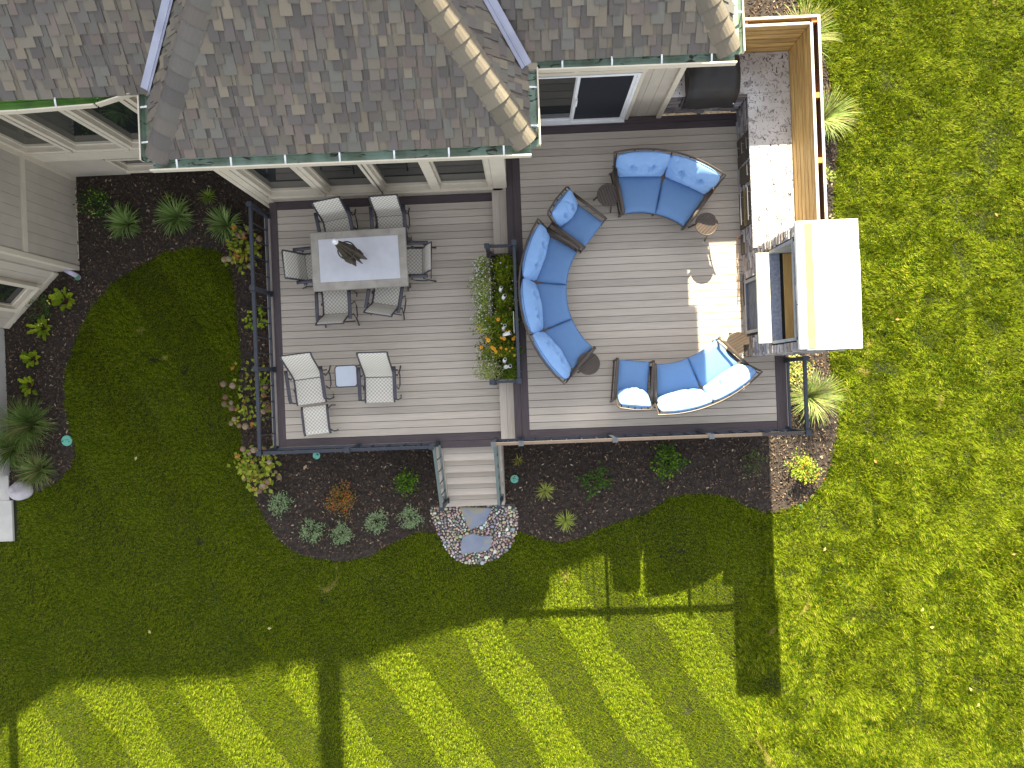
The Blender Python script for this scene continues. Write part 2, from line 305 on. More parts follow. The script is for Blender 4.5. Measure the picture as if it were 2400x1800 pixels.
# mulch chips
mb=MB(); A=(bed,)
bx=np.array([p[0] for p in bed]);N=95000
cx=rng.uniform(-11.8,7.3,N);cy=rng.uniform(-3.6,8.5,N)
kk=inpoly(cx,cy,bed)&~inpoly(cx,cy,PEBP)&~((cx>-5.0)&(cx<5.05)&(cy>-1.05)&(cy<9))&~((cx<5)&(cy>4.75))&~((cx<-9.6)&(cy>2.8))
def chip(mb,x,y,z,L_,w_,h_,yaw,tilt,c):
    ca,sa=math.cos(yaw),math.sin(yaw);V=[]
    for dz in (0,h_):
        for (u,v) in ((-L_/2,0),(-L_*.15,w_/2),(L_/2,w_*.15),(L_*.1,-w_/2)): V.append((x+u*ca-v*sa,y+u*sa+v*ca,z+dz+u*tilt))
    mb.add(V,[(0,1,2,3)[::-1],(4,5,6,7)[::-1],(0,1,5,4),(1,2,6,5),(2,3,7,6),(3,0,4,7)][1:],c)
for x,y in zip(cx[kk],cy[kk]):
    r=random.random(); c=(.034,.025,.020) if r<.40 else (.078,.052,.035) if r<.78 else (.16,.10,.06) if r<.965 else (.36,.29,.2)
    L_=random.uniform(.025,.08)
    chip(mb,x,y,random.uniform(.008,.022),L_,L_*random.uniform(.25,.5),random.uniform(.006,.014),random.uniform(0,6.3),random.uniform(-.35,.35),c)
struct(mb,'mulch_chips',CHIP,'stuff')
# pebbles: rounded river stones, relaxed spacing; the first 300 singly
FLAGS=[[(1065/1.085*0+x,y) for x,y in q] for q in ([(993,1094),(1063,1096),(1056,1112),(1048,1128),(1032,1136),(1018,1142),(1012,1138),(1004,1118)],[(1000,1158),(1022,1151),(1040,1157),(1063,1156),(1060,1180),(1052,1188),(1020,1192),(997,1195),(996,1176)])]
fpol=[[G(*p) for p in q] for q in FLAGS]
pts=[];xr=(min(p[0] for p in PEBP),max(p[0] for p in PEBP));yr=(min(p[1] for p in PEBP),max(p[1] for p in PEBP))
tries=0; grow=smoothpoly(PEBP,1)
while tries<26000 and len(pts)<900:
    tries+=1;x=random.uniform(*xr);y=random.uniform(*yr);r=random.choice((.024,.028,.034,.04,.048)) 
    if not inpoly(x,y,grow):continue
    if any(inpoly(x,y,f) for f in fpol):continue
    if all((x-a)**2+(y-b)**2>(.80*(r+c))**2 for a,b,c in pts):pts.append((x,y,r))
PC=[(.64,.57,.47),(.50,.44,.36),(.38,.37,.35),(.25,.25,.26),(.56,.40,.25),(.42,.26,.16),(.74,.70,.62),(.42,.31,.27),(.20,.18,.17),(.62,.51,.38)]
def pebble(mb,x,y,z,r,c):
    a=random.uniform(0,PI);e=random.uniform(.62,.95);ca,sa=math.cos(a),math.sin(a);ph=[random.uniform(.85,1.12) for _ in range(8)];V=[];F=[]
    for (k,(rr,zz)) in enumerate(((.75,-.35),(1,0),(.72,.42))):
        for i in range(8):
            t=2*PI*i/8;u=r*rr*ph[i]*math.cos(t);v=r*e*rr*ph[i]*math.sin(t);V.append((x+u*ca-v*sa,y+u*sa+v*ca,z+r*(.45+zz*.8)))
    V.append((x,y,z+r*.95))
    for k in range(2):
        for i in range(8):F.append((k*8+i,k*8+(i+1)%8,k*8+8+(i+1)%8,k*8+8+i))
    for i in range(8):F.append((16+i,16+(i+1)%8,24))
    mb.add(V,F,c)
pts.sort(key=lambda p:-p[2]); rest=MB()
for i,(x,y,r) in enumerate(pts):
    c=lerp(random.choice(PC),(.42,.4,.38),random.uniform(0,.4)); c=tuple(v*random.uniform(.75,1.15) for v in c)
    if i<300: m1=MB(); pebble(m1,x,y,.012,r,c); part(m1,'pebble',PEB,PB,smooth=True)
    else: pebble(rest,x,y,.012,r,c)
part(rest,'small_pebbles',PEB,PB,smooth=True,stuff=True)
for q,lab in zip(fpol,('blue grey flagstone with a tan stain, right at the foot of the stairs','ripple textured grey flagstone set in pebbles on the lawn side')):
    mb=MB(); mb.prism(q,.0,.075); tag(part(mb,'flagstone',FLAG,bevel=.008),lab,'stepping stone','flagstones in the pebbles')
mb=MB(); mb.box(-14,-11.21,-3.03,-2.15,-.1,.06); mb.box(-14,-11.27,-2.148,1.5,-.1,.04); struct(mb,'patio_slab',CONC)
# ------------------------------------------------------------------ house
HO=(-2.,7.,0.); house=thing('house','large beige house with grey brown shingle roofs wrapping the decks on the upper side','house',HO)
Z=4.87
# roof planes: name, corner points (first two = eave, left to right), label
FLc,FRc,AP=(-5.40,3.53,Z),(.18,3.51,Z),(-2.60,7.19,Z+.72*3.67)
sx=.95
RW_L,RW_R=(.18,4.72,Z),(3.21,4.72,Z)
RWA=(1.55,7.22,Z+.65*2.5); RWB=(-1.2,7.22,Z+.65*2.5)
def ctrR(y,x=None): return None
planes=[]
planes.append(('roof',[FLc,FRc,AP],'central hipped roof plane facing the dining deck'))
yb=9.4
v1=(.18-(Z+.65*2.5-Z)/sx,7.22,Z+.65*2.5)   # where the right wing meets the centre's right slope
planes.append(('roof',[FRc,(.18,4.72,Z),(AP[0],4.72+2.642/.65,AP[2]),AP],'right hand slope of the central roof'))
planes.append(('roof',[(-5.40,4.50,Z),FLc,AP,(AP[0],8.17,AP[2])],'left hand slope of the central roof'))
planes.append(('roof',[RW_L,RW_R,RWA,v1],'right wing roof plane above the sliding door'))
planes.append(('roof',[RW_R,(3.21,12,Z),(1.55,12,RWA[2]),RWA],'narrow end slope of the right wing roof'))
vl=(-5.40+(8.2-4.66)*.72/sx,8.2,Z+.72*(8.2-4.66))
vl=(-5.40+(8.2-4.50)*.72/sx,8.2,Z+.72*(8.2-4.50))
planes.append(('roof',[(-13,4.50,Z),(-5.40,4.50,Z),(vl[0],8.2,vl[2]),(-13,8.2,Z+.72*3.7)],'left wing roof plane with a moss green gutter'))
SHC=[(.160,.138,.108),(.130,.115,.095),(.185,.162,.125),(.120,.106,.098),(.165,.130,.108),(.100,.090,.082),(.205,.172,.125),(.140,.134,.115),(.118,.100,.094)]
cand=[]
EX=.141
for pi,(nm,P,lab) in enumerate(planes):
    mb=MB(); mb.slab(P,.14,(.10,.09,.08)); ro=part(mb,'roof',SHING,house,label=lab)
    O=Vector(P[0]);u=(Vector(P[1])-O).normalized();nn=u.cross(Vector(P[2])-O).normalized()
    if nn.z<0:nn=-nn
    v=nn.cross(u).normalized()
    if v.z<0:v=-v
    pol=[((Vector(p)-O).dot(u),(Vector(p)-O).dot(v)) for p in P]
    if sum(pol[i][0]*pol[(i+1)%len(pol)][1]-pol[(i+1)%len(pol)][0]*pol[i][1] for i in range(len(pol)))<0: pol=pol[::-1]
    vmax=min(max(p[1] for p in pol),3.3); k=0; umin=min(p[0] for p in pol);umax=max(p[0] for p in pol)
    under=MB()
    def plate(x,wd,v0,v1_,h0,h1,th,c,tw=0):
        q=[(x+.002,v0+random.uniform(-.005,.005)),(x+wd-.002,v0+random.uniform(-.005,.005)),(x+wd-.002-tw,v1_),(x+.002+tw,v1_)]
        for i in range(len(pol)):
            if len(q)<3:break
            a_,b_=pol[i],pol[(i+1)%len(pol)]
            q=clip(q,(a_[0],a_[1]-.03),(b_[0],b_[1]-.03)) if (abs(a_[1])<1e-6 and abs(b_[1])<1e-6) else clip(q,a_,b_)
        if len(q)<3:return None
        V=[];m=len(q)
        for top in (0,1):
            for (ua,vb) in q:
                t=(vb-v0)/(v1_-v0);h=h0*(1-t)+h1*t
                V.append(O+u*ua+v*vb+nn*(h if top else h-th))
        return MB().add(V,[tuple(range(m,2*m))]+[(i,(i+1)%m,m+(i+1)%m,m+i) for i in range(m)],c),len(q)
    def tone():
        cc=random.choice(SHC);f=random.uniform(.96,1.22);m_=(.148,.134,.118);return tuple((t*.75+w_*.25)*f for t,w_ in zip(cc,m_))
    while k*EX-.02<vmax:
        x=umin-random.uniform(0,.3);v0=k*EX-.03
        while x<umax:
            wd=random.uniform(.16,.34);r_=plate(x,wd,v0,v0+2*EX,.008,.001,.006,tone())
            if r_: under.add(r_[0].v,r_[0].f);under.c[-len(r_[0].f):]=r_[0].c
            x+=wd
        x=umin-random.uniform(0,.3)
        while x<umax:
            wd=random.uniform(.115,.195);r_=plate(x,wd,v0,v0+1.98*EX,.034,.009,.024,tone(),random.choice((0,0,.006)))
            if r_:
                sc_,m_=r_;ctr=O+u*(x+wd/2)+v*(v0+EX/2);pxl=cam.matrix_world.inverted()@ctr; X=-pxl.x/pxl.z*1695+1200;Y=pxl.y/pxl.z*1695+900
                if X>-40 and X<2440 and Y>-25: cand.append(((15.5-ctr.z)+(0 if m_==4 else 5)+random.random()*.01,sc_,ro))
                elif Y>-260: cand.append((50+random.random(),sc_,ro))
            x+=wd+random.uniform(.05,.15)
        k+=1
    if under.v: part(under,'shingle_underlayer',SHING,ro,stuff=True)
cand.sort(key=lambda t:t[0])
restm={}
for i,(s_,m1,ro) in enumerate(cand):
    if i<300: part(m1,'shingle',SHING,ro)
    else:
        r=restm.setdefault(ro.name,(ro,MB()))[1]; r.add(m1.v,m1.f); r.c[-len(m1.f):]=m1.c
for ro,m1 in restm.values(): part(m1,'shingles',SHING,ro,stuff=True)
# hip caps
def hipcaps(a,b,n1,n2,roof,cols,L_=.235,wd=.235):
    a=Vector(a);b=Vector(b);d=(b-a).normalized();T=(b-a).length;i=0;n1=Vector(n1);n2=Vector(n2)
    s1=d.cross(n1).normalized();s2=d.cross(n2).normalized()
    nm=(n1+n2).normalized()
    if s1.dot(s2)>0:s2=s2
    while i*L_<min(T,3.4):
        o=a+d*(i*L_-.02);e=o+d*(L_*1.45);V=[]
        for (p,up) in ((o,.050),(e,.018)):
            EA=p-s1*wd*SGN+n1*up*.5;EC=p+s2*wd*SGN+n2*up*.5;EB=p+nm*(.155+up)
            for t in np.linspace(0,1,9): t=float(t);V.append(EA*(1-t)**2+EB*(2*t*(1-t))+EC*t*t)
        m1=MB();c=random.choice(cols);f=random.uniform(.9,1.12);c=tuple(x*f for x in c)
        m1.add(V,[(k,k+1,k+10,k+9) for k in range(8)],c)
        V2=[V[k]-nm*.012 for k in range(9)]; m1.add([V[k] for k in range(9)]+V2,[(k,k+9,k+10,k+1) for k in range(8)],c)
        part(m1,'hip_cap',SHING,roof,smooth=False); i+=1
def pn(P):
    n_=(Vector(P[1])-Vector(P[0])).cross(Vector(P[2])-Vector(P[0])).normalized(); return n_ if n_.z>0 else -n_
HC=[(.21,.18,.135),(.16,.14,.105),(.19,.16,.12),(.175,.15,.115)]; HG=[(.135,.125,.11),(.15,.135,.12),(.215,.205,.18),(.16,.14,.12),(.12,.11,.10),(.14,.13,.115)]
roofs=[o for o in house.children if o.name.startswith('roof')]
SGN=1
hipcaps(FRc,AP,pn(planes[0][1]),pn(planes[1][1]),roofs[0],HC)
SGN=-1
hipcaps(FLc,AP,pn(planes[0][1]),pn(planes[2][1]),roofs[0],HG)
SGN=1
hipcaps(RW_R,RWA,pn(planes[3][1]),pn(planes[4][1]),roofs[3],HC)
# valley flashing strips (kinked along the centre line)
def valley(a,b,na,nb,w1=.10,roof=None):
    a=Vector(a);b=Vector(b);d=(b-a).normalized();sa=d.cross(Vector(na)).normalized();sb=d.cross(Vector(nb)).normalized();m1=MB()
    if sa.dot(sb)<0: pass
    up=Vector((0,0,.058))
    def outw(sd,n_): # direction inside the plane pointing away from the valley (uphill)
        return sd if sd.z>0 else -sd
    A=outw(sa,na);B=outw(sb,nb)
    m1.add([a+A*w1+up,a+up*.9,a+B*w1+up,b+A*w1+up,b+up*.9,b+B*w1+up],[(0,1,4,3),(1,2,5,4)])
    m1.tube([a+up*1.1,b+up*1.1],.012,6)
    part(m1,'valley_flashing',FLASH,roof)
valley((.18,4.60,Z),v1,pn(planes[1][1]),pn(planes[3][1]),roof=roofs[3])
valley((-5.40,4.50,Z),vl,pn(planes[2][1]),pn(planes[5][1]),roof=roofs[5])
# gutters
def gutter(path,m,side,br=.8,label=None,wd=.15):
    """open trough along a polyline; side=+1 puts the outer lip to the right of travel"""
    mb=MB();out=MB();P=[Vector((*p,Z)) for p in path]
    prof=[(0,-.01),(0,-.10),(.03,-.115),(wd-.035,-.115),(wd-.01,-.06),(wd-.01,-.005)]
    g=None;bs=[]
    for i in range(len(P)-1):
        a,b=P[i],P[i+1];d=(b-a).normalized();o=Vector((d.y,-d.x,0))*side
        V=[p+o*x+Vector((0,0,z)) for p in (a,b) for x,z in prof]
        mb.add(V,[(k,k+1,k+7,k+6) for k in range(5)])
        out.beam(a+o*(wd+.004)+Vector((0,0,-.052)),b+o*(wd+.004)+Vector((0,0,-.052)),.022,.115)
        L_=(b-a).length;n_=max(1,round(L_/br))
        for k in range(n_): bs.append((a+d*(L_*(k+.5)/n_),o,d))
    g=part(mb,'gutter',m,house,label=label)
    part(out,'gutter_lip',TRIM,g)
    for p,o,d in bs:
        q=MB();q.beam(p+o*.005+Vector((0,0,.004)),p+o*(wd-.012)+Vector((0,0,-.022)),.026,.006);q.beam(p+o*(wd*.5)+Vector((0,0,-.008)),p+o*(wd-.012)+Vector((0,0,-.035)),.012,.022);part(q,'gutter_bracket',WHITE,g)
    return g
gutter([(-5.44,3.50),(.22,3.48)],PATINA,1,label='weathered green gutter across the front of the central roof')
gutter([(.20,3.47),(.20,4.60)],PATINA,1,.55)
gutter([(-5.42,4.55),(-5.42,3.50)],PATINA,1,.6)
gutter([(.36,4.72),(3.27,4.70)],PATINA,1,label='green gutter above the sliding door')
gutter([(3.23,4.70),(3.23,7.0)],PATINA,1,1.1)
gutter([(-12.0,4.47),(-7.4,4.47),(-6.25,4.51),(-5.62,4.68)],ALGAE,1,.8,label='bright moss green gutter of the left wing')
# walls: a core panel behind separate upright siding boards
def bwall(name,a,b,z0,z1,zones,thick=.18,pitch=.2,label=None):
    """wall from a to b (2D), outside on the left of a->b reversed normal; zones=list of (u0,u1,zlo,zhi) covered by boards"""
    A=Vector((*a,0));B=Vector((*b,0));d=(B-A).normalized();nrm=Vector((d.y,-d.x,0))
    mb=MB();p=[A,B,B-nrm*thick,A-nrm*thick];mb.prism([(q.x,q.y) for q in p],z0,z1);wl=part(mb,name,SIDING,house,label=label)
    for (u0,u1,zl,zh) in zones:
        n_=max(1,round((u1-u0)/pitch));w_=(u1-u0)/n_
        for i in range(n_):
            s0_=A+d*(u0+i*w_+.003);s1_=A+d*(u0+(i+1)*w_-.003);m1=MB()
            m1.prism([(q.x,q.y) for q in (s0_+nrm*.002,s0_+nrm*.016,s1_+nrm*.016,s1_+nrm*.002)],zl,zh);part(m1,'siding_board',SIDING,wl)
    return wl,A,d,nrm
def window(wl,A,d,nrm,u0,u1,z0,z1,trim=.09,deep=.11,trans=None,matr=None):
    T=matr or TRIM
    f=MB()
    def bar(ua,ub,za,zb,o0,o1,M_=f):
        P=[A+d*ua+nrm*o0,A+d*ub+nrm*o0,A+d*ub+nrm*o1,A+d*ua+nrm*o1];M_.prism([(q.x,q.y) for q in P],za,zb)
    bar(u0-trim,u0,z0-trim,z1+trim,.0,.14+.004);bar(u1,u1+trim,z0-trim,z1+trim,.0,.144);bar(u0,u1,z1,z1+trim,.0,.14);bar(u0,u1,z0-trim,z0,.0,.155)
    bar(u0,u0+.035,z0,z1,.0,.055);bar(u1-.035,u1,z0,z1,.0,.055);bar(u0+.035,u1-.035,z0,z0+.05,.0,.06);bar(u0+.035,u1-.035,z1-.04,z1,.0,.055)
    if trans: bar(u0+.035,u1-.035,trans-.03,trans+.03,.0,.06)
    fr=part(f,'window',T,wl) if False else part(f,'window',T,house)
    s_=MB();bar(u0-trim,u1+trim,z0-trim-.03,z0-trim,.0,.175,s_);part(s_,'sill',T,fr)
    p_=MB();bar(u0+.036,u1-.036,z0+.05,z1-.04,.008,.014,p_);part(p_,'pane',GLASS,fr)
    return fr
def trimbox(a,b,z0,z1,name='corner_board',m=TRIM):
    mb=MB();mb.box(a[0],b[0],a[1],b[1],z0,z1);return part(mb,name,m,house)
# centre bay wall (face at y=3.80)
wl,A,d,nr=bwall('wall',(-5.07,3.94),(-.24,3.94),0,4.8,[],label='beige window wall of the central bay above the dining deck')
def zonesfor(xs_): pass
for (x0,x1) in ((-4.80,-3.87),(-3.66,-2.72),(-2.57,-1.68),(-1.50,-.57)): window(wl,A,d,nr,x0+5.07,x1+5.07,1.50,4.25)
for (x0,x1,z0,z1) in ((-5.04,-.50,.95,1.375),):
    n_=round((x1-x0)/.2)
    for i in range(n_):
        m1=MB();m1.box(x0+(x1-x0)*i/n_+.003,x0+(x1-x0)*(i+1)/n_-.003,3.80,3.938,z0,z1);part(m1,'siding_board',SIDING,wl)
mb=MB();mb.box(-5.07,-.24,3.80,3.938,4.345,4.8);part(mb,'frieze_board',TRIM,wl)
for (x0,x1) in ((-5.12,-4.90),(-3.775,-3.755),(-2.63,-2.61),(-.475,-.22)):
    trimbox((x0,3.785),(x1,3.937),.0 if x0<-5 else 1.38,4.8)
trimbox((-5.14,3.77),(-5.05,3.95),0,4.8)
trimbox((-.30,3.79),(-.215,5.05),0,4.8)
mb=MB();mb.box(-5.3,.1,3.5,3.95,4.74,4.76);part(mb,'soffit',TRIM,house)
mb=MB();mb.box(-12,-5.1,4.5,4.95,4.74,4.76);part(mb,'soffit',TRIM,house)
mb=MB();mb.box(-.1,3.2,4.72,5.2,4.74,4.76);part(mb,'soffit',TRIM,house)
# right wall with the sliding door (face y=5.05)
wl,A,d,nr=bwall('wall',(-.24,5.075),(2.80,5.075),0,4.8,[(2.36,2.97,1.41,4.75)],pitch=.2,label='beige wall with the sliding door facing the upper deck')
for i in range(3):
    pass
dm=MB();x0,x1,zb,zt=.02,2.06,1.44,3.52
dm.box(x0-.05,x0,4.985,5.118,zb,zt);dm.box(x1,x1+.05,4.985,5.118,zb,zt);dm.box(x0-.05,x1+.05,4.985,5.118,zt,zt+.05);dm.box(x0-.05,x1+.05,4.95,5.118,zb-.03,zb)
door=part(dm,'sliding_door',WHITE,house,label='white framed sliding glass door, its right half behind a dark insect screen')
for (a,b,yy,mm,nm) in ((x0,1.10,5.06,GLASS,'glass_leaf'),(1.06,x1,5.02,SCREEN,'screen_leaf')):
    q=MB();q.box(a,a+.055,yy-.02,yy+.02,zb,zt);q.box(b-.055,b,yy-.02,yy+.02,zb,zt);q.box(a+.055,b-.055,yy-.02,yy+.02,zb,zb+.075);q.box(a+.055,b-.055,yy-.02,yy+.02,zt-.06,zt);part(q,'leaf_frame',WHITE,door)
    q=MB();q.box(a+.055,b-.055,yy-.004,yy+.004,zb+.075,zt-.06);part(q,nm,mm,door)
q=MB();q.box(1.085,1.12,4.94,5.0,2.35,2.62);part(q,'door_handle',WHITE,door)
tm=MB();tm.box(-.02,2.2,4.99,5.118,3.60,3.70);tm.box(-.02,2.2,4.98,5.118,4.25,4.35);tm.box(.98,1.08,4.99,5.118,3.70,4.25);tm.box(2.10,2.2,4.99,5.118,3.70,4.25);tr=part(tm,'transom_window',TRIM,house)
tm=MB();tm.box(-.02,2.1,5.09,5.11,3.70,4.25);part(tm,'pane',mat('pale_blind_pane',(.30,.27,.23),.2,spec=.8),tr)
trimbox((2.12,5.0),(2.18,5.118),1.41,4.25);trimbox((2.73,5.0),(2.82,5.2),1.41,4.8)
mb=MB();mb.box(2.62,2.80,5.2,9.0,0,4.8);part(mb,'wall',SIDING,house,label='side wall of the right wing beside the grill')
# left wing: back wall, projecting tower wall, diagonal wall
wl,A,d,nr=bwall('wall',(-9.55,4.93),(-5.07,4.93),0,4.8,[],label='beige window wall of the left wing')
for (a,b) in ((-9.46,-8.70),(-8.48,-7.58),(-7.38,-6.40),(-6.18,-5.25)): window(wl,A,d,nr,a+9.55,b+9.55,1.72,4.35,trans=3.85)
for (a,b) in ((-8.25,-7.0),(-6.9,-5.7)): window(wl,A,d,nr,a+9.55,b+9.55,.32,.95,trim=.07)
mb=MB();mb.box(-9.55,-5.07,4.80,4.928,1.06,1.60);part(mb,'band_board',TRIM,wl)
mb=MB();mb.box(-9.55,-8.35,4.80,4.928,0,1.055);part(mb,'panel',SIDING,wl)
mb=MB();mb.box(-9.55,-5.07,4.80,4.928,4.47,4.75);part(mb,'band_board',TRIM,wl)
wl,A,d,nr=bwall('wall',(-9.58,2.79),(-9.58,4.80),0,4.9,[(.10,1.92,.02,1.62),(.10,1.92,1.75,4.8)],label='plain beige board wall at the left edge, seen from above')
nr_=Vector((1,0,0))
trimbox((-9.70,2.77),(-9.545,2.86),0,4.9)
trimbox((-9.60,4.70),(-9.545,4.80),0,4.9)
mb=MB();mb.box(-9.575,-9.540,2.87,4.70,1.625,1.745);part(mb,'band_board',TRIM,wl)
mb=MB();mb.box(-9.575,-9.545,2.87,4.70,0,.018);part(mb,'base_board',TRIM,wl)
mb=MB();mb.prism([(-10.02,2.755),(-9.60,2.79),(-9.60,2.95),(-10.02,2.95)],0,4.9);part(mb,'wall',SIDING,house)
wl,A,d,nr=bwall('wall',(-11.19,1.58),(-10.02,2.75),0,4.9,[(.03,.53,.02,1.75),(1.28,1.64,.02,1.75),(.54,1.27,.02,.36)],label='angled beige wall with a small window at the left edge')
window(wl,A,d,nr,.63,1.19,.50,1.65,trim=.08)
q=MB();q.beam(A+d*.03+nr*.03+Vector((0,0,.09)),A+d*1.64+nr*.03+Vector((0,0,.09)),.03,.16);part(q,'base_board',TRIM,wl)
mb=MB();mb.box(-11.30,-11.25,-1.6,1.58,0,.30);part(mb,'foundation',CONC,house)
mb=MB();mb.box(-11.5,-11.302,-1.6,1.58,0,4.9);part(mb,'wall',mat('brown_board_wall',(.20,.155,.11),.7,(.14,.105,.075),4,(4,1,4)),house)
# main block behind and above (throws the long shadow over the lawn)
def mass(poly,z0,z1,nm='upper_storey'):
    m=MB();m.prism(poly,z0,z1);part(m,nm,SIDING,house)
mass([(-9.4,9.4),(-.1,9.4),(-.1,16.5),(-9.4,16.5)],0,7.85)
m=MB();ez=7.93
m.slab([(-10.1,8.8,ez),(.33,8.8,ez),(-3.77,12.7,ez+3.16),(-6.9,12.7,ez+3.16)],.15,(.12,.11,.1));m.slab([(.33,8.8,ez),(.33,17,ez),(-3.77,13.1,ez+3.16),(-3.77,12.7,ez+3.16)],.15,(.12,.11,.1));m.slab([(.33,17,ez),(-10.1,17,ez),(-6.9,13.1,ez+3.16),(-3.77,13.1,ez+3.16)],.15,(.12,.11,.1));m.slab([(-10.1,17,ez),(-10.1,8.8,ez),(-6.9,12.7,ez+3.16),(-6.9,13.1,ez+3.16)],.15,(.12,.11,.1))
part(m,'upper_roof',SHING,house)
m=MB();m.box(-10.3,-6.5,12.6,13.2,7.9,11.18);part(m,'upper_gable',SIDING,house)
for (xa,xb,h) in ((-9.1,-8.75,.10),(-7.85,-7.6,.14),(-6.6,-6.1,.12),(-5.6,-5.35,.16),(-5.0,-4.9,.1)):
    m=MB();m.box(xa,xb,12.8,13.1,11.0,11.12+h);part(m,'roof_vent',FASC,house)  # unseen blocks added along the ridge to bump its shadow edge
m=MB();m.box(-4.745,-4.19,12.4,13.3,8,13.7);part(m,'chimney_stack',mat('brick_chimney',(.22,.1,.07),.9,(.16,.08,.06),20),house)
m=MB();m.prism([(-10.1,6.0),(-10.1,10),(-15,10),(-15,6.0)],0,7.0);part(m,'tower',SIDING,house)
m=MB();m.slab([(-10.0,5.9,7.05),(-10.0,10,7.05),(-11.9,9,9.0),(-11.9,7.8,9.0)],.12,(.12,.11,.1));m.slab([(-15,5.9,7.05),(-10,5.9,7.05),(-11.9,7.8,9.0),(-13,7.8,9.0)],.12,(.12,.11,.1));part(m,'tower_roof',SHING,house)
m=MB();m.add([(-.1,8.95,0),(1.56,8.95,0),(1.56,12,0),(-.1,12,0),(-.1,8.95,7.93),(1.56,8.95,7.58),(1.56,12,7.58),(-.1,12,7.93)],[(3,2,1,0),(4,5,6,7),(0,1,5,4),(1,2,6,5),(2,3,7,6),(3,0,4,7)]);part(m,'side_shadow_block',SIDING,house)  # unseen block added to slope the house's shadow edge on the lawn
m=MB();m.box(-5.05,-.3,4.0,9.3,4.76,4.86);part(m,'ceiling',SIDING,house)
m=MB();m.box(-9.5,-5.1,5.2,9.3,0,4.86);part(m,'wing_body',SIDING,house)
m=MB();m.box(-5.0,-.3,4.2,9.3,0,4.74);part(m,'bay_body',SIDING,house)
m=MB();m.box(-.2,2.55,5.3,9.3,0,4.74);part(m,'wing_body',SIDING,house)
# ------------------------------------------------------------------ decks
deck=thing('deck','two level composite deck of grey taupe boards with dark brown borders','deck',(0,1,0))
n_=32;y0,y1=-.98,3.63;p_=(y1-y0)/n_
for i in range(n_): piece('deck_board',-4.845,-.515,y0+i*p_+.0045,y0+(i+1)*p_-.0045,1.02,1.05,DECK,deck)
def bd(x0,x1,y0,y1,z,m=DARK,nm='border_board'): return piece(nm,x0,x1,y0,y1,z-.03,z,m,deck)
bd(-5.0,-4.849,-1.13,3.79,1.05,DARKY);bd(-4.845,-.518,-1.13,-.986,1.05);bd(-4.845,-.518,3.636,3.79,1.05)
bd(-1.74,-.60,-1.275,-1.135,1.05)
for (xa,xb) in ((-.515,-.378),(-.373,-.24)): bd(xa,xb,-1.13,3.79,1.23,DECKY,'step_board')
piece('step_riser',-.50,-.25,-1.12,3.79,1.05,1.198,FASC,deck)
piece('step_end_cap',-.515,-.24,-1.145,-1.132,1.20,1.23,DECKY,deck)
n_=40;y0,y1=-.95,4.785;p_=(y1-y0)/n_
for i in range(n_): piece('deck_board',.052,4.84,y0+i*p_+.0045,y0+(i+1)*p_-.0045,1.38,1.41,DECK,deck)
bd(-.235,-.100,-1.10,5.04,1.41,DARKY);bd(-.094,.046,-1.10,5.04,1.41,DARKY)
bd(.05,4.84,-1.10,-.956,1.41);bd(4.846,5.05,-1.10,.30,1.41,DARKY)
bd(.05,4.30,4.791,4.915,1.41);bd(.05,4.30,4.921,5.04,1.41)
piece('fascia',-5.14,-5.005,-1.14,3.6,.80,.985,FASC,deck);piece('fascia',-5.14,-1.75,-1.165,-1.135,.80,1.0,FASC,deck)
piece('fascia',-.235,5.05,-1.13,-1.105,1.10,1.37,FASC,deck);piece('fascia',5.055,5.115,-1.10,.30,1.10,1.36,FASC,deck)
piece('step_riser',-.228,-.2,-1.1,5.0,1.05,1.378,FASC,deck)
m=MB();m.box(-4.98,-.3,-1.1,3.78,.75,1.0);m.box(-.2,5.0,-1.08,5.0,1.0,1.35);part(m,'substructure',DHOLE,deck)
piece('skirt',-4.98,-.55,-1.11,-1.09,0,.8,DARK,deck);piece('skirt',-.2,5.0,-1.09,-1.07,0,1.1,DARK,deck);piece('skirt',-4.99,-4.97,-1.1,3.7,0,.8,DARKY,deck);piece('skirt',4.98,5.0,-1.08,.3,0,1.1,DARKY,deck)
# railings
def railing(name,label,P,zb,zt,posts,pitch=.305,root=None,cable=True,top=RAIL,wtop=.062):
    """P: two end points; posts: fractions"""
    A=Vector((*P[0],0));B=Vector((*P[1],0));d=(B-A);L_=d.length;d.normalize();o=Vector((d.y,-d.x,0))
    t=root or thing(name,label,'railing',(A.x,A.y,zb),0,'deck railings')
    za=Vector((0,0,1))
    q=MB();q.beam(A+za*(zt-.022),B+za*(zt-.022),wtop,.040);part(q,'top_rail',top,t,bevel=.006)
    q=MB();q.beam(A+za*(zb+.085),B+za*(zb+.085),.045,.03);part(q,'bottom_rail',RAIL,t)
    q=MB();q.beam(A+za*(zt-.07),B+za*(zt-.07),.04,.03);part(q,'under_rail',RAIL,t)
    for f in posts:
        c=A+d*(L_*f);q=MB();q.box(c.x-.035,c.x+.035,c.y-.035,c.y+.035,zb-.02,zt+.03);q.box(c.x-.047,c.x+.047,c.y-.047,c.y+.047,zt+.03,zt+.052);q.box(c.x-.055,c.x+.055,c.y-.055,c.y+.055,zb,zb+.025);part(q,'post',RAIL,t)
    ps=sorted(posts)
    for a,b in zip(ps[:-1],ps[1:]):
        k=max(1,round((b-a)*L_/pitch))
        for i in range(1,k):
            c=A+d*(L_*(a+(b-a)*i/k));q=MB();q.box(c.x-.009,c.x+.009,c.y-.009,c.y+.009,zb+.1,zt-.08);part(q,'picket',RAIL,t)
    return t
railing('deck_railing','long dark railing down the left side of the dining deck',[(-5.045,3.52),(-5.045,-1.16)],1.05,2.0,(0,.335,.66,1))
railing('deck_railing','dark railing along the lower edge of the dining deck, left of the stairs',[(-4.99,-1.16),(-1.78,-1.16)],1.05,2.0,(.5,.995))
